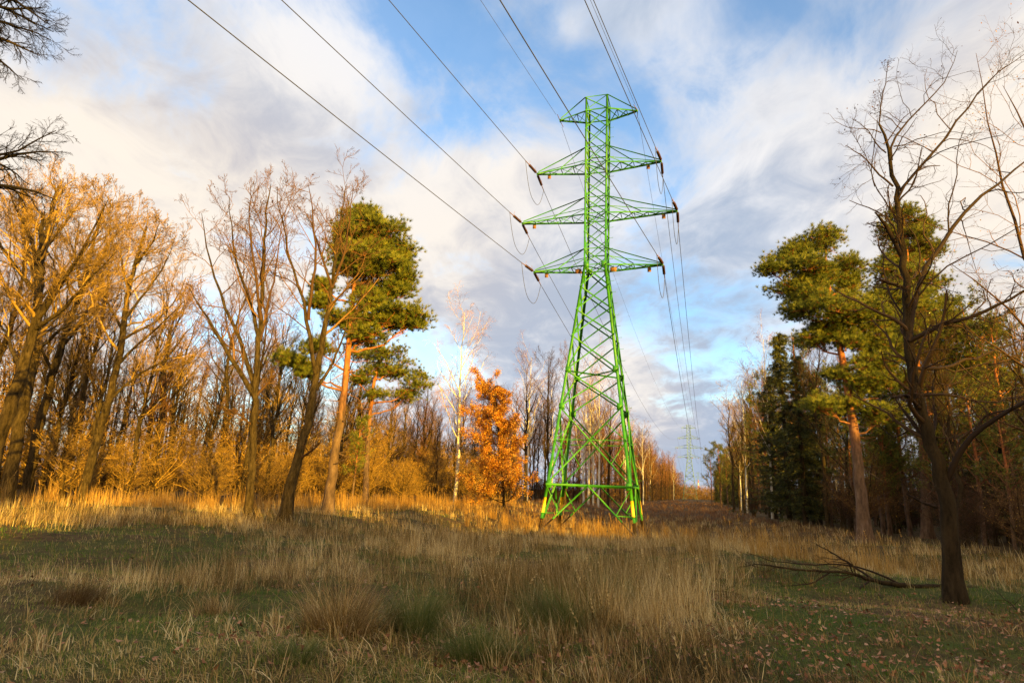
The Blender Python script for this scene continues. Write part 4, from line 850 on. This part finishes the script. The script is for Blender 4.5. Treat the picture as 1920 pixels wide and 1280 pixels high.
def blades(mb, bx, by, bz, h, w, lean, az, curl, rnd, rng, segs=3):
    K = len(bx); t = np.linspace(0, 1, segs+1)
    d = np.stack([np.cos(az), np.sin(az), np.zeros(K)], 1); s = np.stack([-np.sin(az+rng.normal(0, .6, K)), np.cos(az), np.zeros(K)], 1)
    ph = lean[:, None]+curl[:, None]*t[None]; stp = h[:, None]/segs
    ph = np.clip(ph, -1.75, 1.52 if segs > 2 else 1.45)
    hx = np.concatenate([np.zeros((K, 1)), np.cumsum(np.sin(ph[:, :-1])*stp, 1)], 1); vz = np.concatenate([np.zeros((K, 1)), np.cumsum(np.cos(ph[:, :-1])*stp, 1)], 1)
    p = np.stack([bx, by, bz], 1)[:, None]+d[:, None]*hx[..., None]+np.array([0, 0, 1.])*vz[..., None]
    ww = (w[:, None]*(1-t[None]**1.5*.9))*.5; ww[:, -1] = 0
    L = p-s[:, None]*ww[..., None]; R = p+s[:, None]*ww[..., None]
    v = np.concatenate([np.stack([L[:, :-1], R[:, :-1]], 2).reshape(K, -1, 3), p[:, -1:]], 1)
    nv = 2*segs+1; q = np.array([[2*i, 2*i+1, 2*i+3, 2*i+2] for i in range(segs-1)]); tr_ = np.array([[2*(segs-1), 2*(segs-1)+1, 2*segs]])
    off = (np.arange(K)*nv)[:, None, None]; mb.add(v.reshape(-1, 3), [(q[None]+off).reshape(-1, 4), (tr_[None]+off).reshape(-1, 3)], np.repeat(rnd, nv)); return p
def polar(n, r0, r1, rng, a=.92, pw=1.):
    r = r0*(r1/r0)**(rng.uniform(0, 1, n)**pw); th = rng.uniform(-a, a, n); return r*np.sin(th), r*np.cos(th), r
def inforest(x, y):
    u, v = uv(x, y); el = np.interp(v, [-45, -20, -10, 4, 25, 400], [-31, -26, -19, -16.5, -14.5, 1.5]); er = np.interp(v, [-60, -20, 0, 25, 45, 400], [26, 21, 17.5, 14.5, 12.6, 16.0])
    return np.maximum(el-u, u-er)       # >0 inside the wood
def tanmask(x, y):                      # where tall dry grass grows
    m = .06+.75*np.exp(-((x-1.2)**2/18+(y-11)**2/45))+.55*sstep(y, 13, 22)+.45*vn(x, y, 51, .7)-.75*np.exp(-((x+6)**2/16+(y-6)**2/22))-.8*np.exp(-((x-5.5)**2/12+(y-6.3)**2/9))-.45*np.exp(-((x-.2)**2/9+(y-4.2)**2/2.2))-.8*np.exp(-((x-6.2)**2/9+(y-11.8)**2/2.6))
    return np.clip(m, 0, 1)
def tufts(mb, n, r0, r1, per, h, w, rng, mask, spread, leanm, rndf=None, a=.92, segs=3, pw=1.):
    x, y, r = polar(n, r0, r1, rng, a, pw); k = rng.uniform(0, 1, n) < mask(x, y); x, y, r = x[k], y[k], r[k]; n = len(x)
    rad0 = spread*rng.uniform(.5, 1.4, n); sc = rng.uniform(.6, 1.25, n); X = np.repeat(x, per); Y = np.repeat(y, per); K = n*per
    az = rng.uniform(0, 6.283, K); rr = np.repeat(rad0, per)*np.sqrt(rng.uniform(0, 1, K)); bx = X+np.cos(az)*rr; by = Y+np.sin(az)*rr
    wind = np.repeat(vn(x, y, 61, .5)*1.2+math.pi, per); az2 = np.where(rng.uniform(0, 1, K) < .45, wind+rng.normal(0, .5, K), az+rng.normal(0, .4, K))
    lod = np.maximum(1, np.repeat(r, per)/12)
    w = w*(1+.7*np.clip((9-np.repeat(r, per))/6, 0, 1)); hh = h*np.repeat(sc, per)*rng.uniform(.45, 1.15, K); tint = np.repeat(np.clip(.5+.3*vn(x, y, 64, 1.1)+rng.normal(0, .16, n), .05, .95), per)
    rnd = np.clip(tint+rng.normal(0, .27, K), 0, 1) if rndf is None else rndf(bx, by, rng)
    return blades(mb, bx, by, zg(bx, by)-.01, hh, w*lod*rng.uniform(.7, 1.3, K), np.abs(rng.normal(0, leanm, K)), az2, rng.uniform(.1, 1.1, K)*leanm*2, rnd, rng, segs), hh
rng = np.random.RandomState(301)
m = MB()
tufts(m, 42000, 2.6, 16, 7, .075, .0042, rng, lambda x, y: np.clip(1.1-.7*tanmask(x, y)+.3*vn(x, y, 52, 2.), 0, 1), .05, .6, segs=2)
tufts(m, 16000, 12, 42, 6, .12, .006, rng, lambda x, y: (inforest(x, y) < 1)*1., .12, .6, segs=2)
tag(m.obj('turf', M_turf, None, False), 'short green and straw coloured turf across the meadow', 'grass', None, 'stuff')
m = MB()
tufts(m, 11000, 3.0, 30, 24, .36, .005, rng, lambda x, y: tanmask(x, y)*(inforest(x, y) < 0), .12, .38)
tufts(m, 4600, 4.2, 24, 24, .72, .0045, rng, lambda x, y: np.clip(tanmask(x, y)-.35, 0, 1)*1.5*(inforest(x, y) < 0), .14, .22, segs=4)
tufts(m, 5200, 22, 75, 16, .5, .0055, rng, lambda x, y: (inforest(x, y) < 1)*.9, .3, .3)
tufts(m, 2400, 3.5, 14, 9, .16, .004, rng, lambda x, y: np.clip(.5+.5*vn(x, y, 53, 1.2), 0, 1), .1, 1.0)
tufts(m, 16000, 2.6, 26, 7, .2, .0045, rng, lambda x, y: np.clip(.6+.35*vn(x, y, 54, .8)+.4*vn(x, y, 58, 2.5), 0, 1), .16, 2.6, segs=2)
tufts(m, 2600, 3.4, 15, 30, .8, .0055, rng, lambda x, y: np.clip(tanmask(x, y)-.25, 0, 1)*1.6*(vn(x, y, 62, 1.4) > -.1), .12, .34, segs=5)
tufts(m, 5000, 2.6, 12, 16, .3, .006, rng, lambda x, y: np.clip(.15+.6*vn(x, y, 63, 1.9), 0, 1), .09, .8, segs=4)
tag(m.obj('dry_grass', M_tan, None, False), 'tall dry tan grass leaning over the middle of the meadow', 'grass', None, 'stuff')
M_heather = leafmat('brown_heather', [(0, (.06, .025, .012)), (.6, (.2, .09, .035)), (1, (.4, .22, .09))], .25)
m = MB()
tufts(m, 3200, 60, 260, 12, .6, .004, rng, lambda x, y: (inforest(x, y) < 0)*1., .6, .3, a=.6, segs=2)
tufts(m, 9000, 45, 300, 9, .45, .004, rng, lambda x, y: (inforest(x, y) < .5)*1., .8, .4, a=.55, segs=2)
tag(m.obj('heather', M_heather, None, False), 'low reddish brown heath growth covering the corridor beyond the pylon', 'heather', None, 'stuff')
# flowering stalks with feathery heads
m = MB(); K = 900; x, y, r = polar(2600, 3.6, 34, rng); k = (rng.uniform(0, 1, 2600) < tanmask(x, y)*.8) & (inforest(x, y) < 0); x, y, r = x[k], y[k], r[k]; K = len(x)
p = blades(m, x, y, zg(x, y), rng.uniform(.5, .95, K), .0035*np.maximum(1, r/10), np.abs(rng.normal(.05, .14, K)), rng.normal(2.9, .9, K), rng.uniform(.1, .6, K), rng.uniform(.5, 1, K), rng, 5)
tipd = nrm(p[:, -1]-p[:, -2]); heads = np.concatenate([p[:, -1]-tipd*f*.12 for f in (0, .3, .6, .9)]); needles(m, heads, np.concatenate([tipd]*4), .035, .006, 7, rng, rng.uniform(.6, 1, len(heads)), .35)
tag(m.obj('grass_stalks', M_tan, None, False), 'scattered tall flowering grass stalks with feathery heads', 'grass', None, 'stuff')
# reed-like grass belt at the forest edge and round the pylon
def beltmask(x, y):
    f = inforest(x, y); u, v = uv(x, y); left = (u < -2)*np.exp(-((f+2.2)/3.2)**2)*1.3
    py_ = np.exp(-((u)**2+(v)**2)/26.)*.8+np.exp(-((x-9.5)**2/5+(y-24)**2/30))*.8+np.exp(-((x+2)**2/50+(y-44)**2/30))*.5
    return np.clip((left+py_)*(.6+.6*vn(x, y, 55, .9)), 0, 1)*(f < 6)
m = MB(); tufts(m, 9500, 19, 62, 20, .95, .005, rng, beltmask, .28, .17, segs=4)
x, y, r = polar(3000, 19, 60, rng); k = rng.uniform(0, 1, 3000) < beltmask(x, y); x, y, r = x[k], y[k], r[k]; K = len(x)
p = blades(m, x, y, zg(x, y), rng.uniform(.9, 1.5, K), .004*np.maximum(1, r/10), np.abs(rng.normal(.05, .1, K)), rng.normal(2.9, 1.5, K), rng.uniform(.1, .5, K), rng.uniform(.5, 1, K), rng, 5)
tipd = nrm(p[:, -1]-p[:, -2]); heads = np.concatenate([p[:, -1]-tipd*f*.2 for f in (0, .3, .6, .9)]); needles(m, heads, np.concatenate([tipd]*4), .07, .02, 6, rng, rng.uniform(.6, 1, len(heads)), .3)
tag(m.obj('reed_grass', M_goldgrass, None, False), 'waist high golden reed grass along the forest edge and round the pylon', 'grass', None, 'stuff')
# tussocks: heavy clumps of drooping blades, each its own thing
def tussock(px, py, h, w, n, m_, label, seed, az=None):
    rg = np.random.RandomState(seed); q, _ = gb(px, py); b = MB(); a = rg.uniform(0, 6.28, n); rr = w*.5*np.sqrt(rg.uniform(0, 1, n))*(1+.4*np.sin(a*2+seed)+.2*np.sin(a*5+seed))
    if az is not None: aa_ = np.where(rg.uniform(0, 1, n) < .6, az+rg.normal(0, .5, n), a)
    else: aa_ = a
    blades(b, np.cos(a)*rr, np.sin(a)*rr, np.zeros(n)-.02, h*rg.uniform(.25, 1.2, n), np.full(n, .0045), .15+.5*rr/(w*.5)*rg.uniform(.1, 1.2, n), aa_+rg.normal(0, .5, n), rg.uniform(.2, 2.1, n), np.clip(rg.normal(.45, .25, n), 0, 1), rg, 5)
    o = b.obj('grass_tussock', m_, None, False); o.location = q; tag(o, label, 'grass tussock', 'grass tussocks')
tussock(140, 1130, .42, .6, 1100, M_tussock, 'low dark brown tussock in the short turf near the left edge', 401, .2)
tussock(1050, 1190, .75, .8, 2000, M_greengrass, 'large dark green tussock bent over at the front centre right', 402, 2.9)
tussock(900, 1235, .45, .5, 1000, M_greengrass, 'bluish green tussock at the bottom centre', 403)
tussock(1150, 1140, .75, .7, 1600, M_greengrass, 'leaning tussock right of the centre, behind the large bent one', 404, 2.7)
tussock(640, 1180, .65, .7, 1500, M_tan, 'brown bushy tussock left of the centre front', 405)
tussock(780, 1180, .6, .6, 1300, M_greengrass, 'green based tussock between the brown one and the centre', 406)
tussock(560, 1235, .3, .4, 500, M_greengrass, 'small half green tussock near the bottom left of centre', 407)
tussock(400, 1150, .34, .5, 600, M_tan, 'flattened straw tussock in the left foreground', 408, 3.)
# fallen leaves
m = MB(); x, y, r = polar(17000, 2.6, 15, rng); k = rng.uniform(0, 1, 17000) < np.clip(.12+1.1*np.exp(-((x-4.5)**2/14+(y-7)**2/14))+.25*vn(x, y, 57, 1.5)+.3*sstep(x, 2, 5), 0, 1); x, y = x[k], y[k]; K = len(x)
c = np.stack([x, y, zg(x, y)+rng.uniform(.01, .06, K)], 1); quads(m, c, rng.uniform(.035, .085, K), rng.uniform(.03, .05, K), rng, None, .55)
tag(m.obj('fallen_leaves', M_litter, None, False), 'fallen brown oak leaves strewn over the ground on the right', 'leaves', None, 'stuff')
# ------------------------------------------------------------------ dead wood on the ground
g, D = gb(1735, 1102)
def lift(pts, D, dd):
    o = []
    for (x, y), e in zip(pts, dd): o.append(P(x, y, D+e))
    return o
skeleton_tree('fallen_branch', (g[0], g[1], g[2]), [
    (lift([(1835, 1108), (1780, 1100), (1735, 1100), (1700, 1098), (1640, 1088), (1600, 1075), (1560, 1070), (1490, 1068), (1430, 1056), (1385, 1062)], D, [.5, .3, 0, 0, 0, 0, -.1, .1, .2, .3]), [.05, .055, .055, .05, .04, .03, .024, .018, .012, .005]),
    (lift([(1640, 1088), (1600, 1060), (1560, 1035), (1530, 1020)], D, [0, .3, .6, .8]), [.026, .02, .014, .006]),
    (lift([(1690, 1096), (1640, 1068), (1590, 1055), (1520, 1060), (1440, 1050), (1400, 1035)], D, [0, .3, .5, .7, .9, 1.]), [.022, .02, .016, .012, .009, .004]),
    (lift([(1630, 1088), (1610, 1105), (1590, 1112)], D, [0, -.3, -.4]), [.02, .015, .006]),
    (lift([(1560, 1070), (1520, 1095), (1460, 1098)], D, [0, -.2, -.3]), [.016, .012, .005]),
    (lift([(1600, 1075), (1590, 1050), (1540, 1045)], D, [0, -.2, -.3]), [.014, .01, .004]),
], 'dark fallen branch with forked twigs lying in the grass left of the dark oak', cat='branch', bark=M_barkdark, twig=M_twigdark,
    levels=[dict(k=7, t0=.3, t1=1., ratio=.3, ang=.6, npts=6, up=.05, jit=.2, rr=.55, rmin=.004, sides=4, kt=16, tt0=.45, tratio=.14),
            dict(k=4, t0=.1, t1=1., ratio=.5, ang=.6, npts=4, up=.05, jit=.2, rr=.6, rmin=.0025)], seed=88)
def stick(pts, D0, r, label, seed):
    pp = [ground_hit(x, y)+[0, 0, h] for x, y, h in pts]; b = pp[0].copy(); m = MB(); rg = np.random.RandomState(seed)
    p, rr = resample(np.array(pp)-b, np.linspace(r, r*.4, len(pp)), 10, .01, rg); tubes(m, p, rr, 6)
    l = grow(p[None], rr[None], 6, .3, 1., .3, .7, 5, rg, up=.1, jit=.2, rmin=.0025); tubes(m, *l, 4)
    o = m.obj('fallen_twig', M_bark, None); o.location = b; tag(o, label, 'twig', 'fallen twigs')
stick([(1348, 1255, .03), (1385, 1262, .04), (1420, 1278, .02)], 5, .012, 'broken twig on the leaf litter at the bottom edge', 1)
stick([(1300, 1150, .02), (1340, 1112, .1), (1390, 1120, .05)], 9, .014, 'crooked dark twig lying left of the fallen branch', 2)
stick([(1920, 1155, .03), (1890, 1140, .12), (1866, 1124, .2)], 9, .012, 'pale slender twig near the right edge by the oak\'s foot', 3)
stick([(1500, 1030, .1), (1560, 1000, .3), (1600, 1010, .1)], 9, .02, 'dark stick lying behind the fallen branch', 4)
print('objects', len(bpy.data.objects))
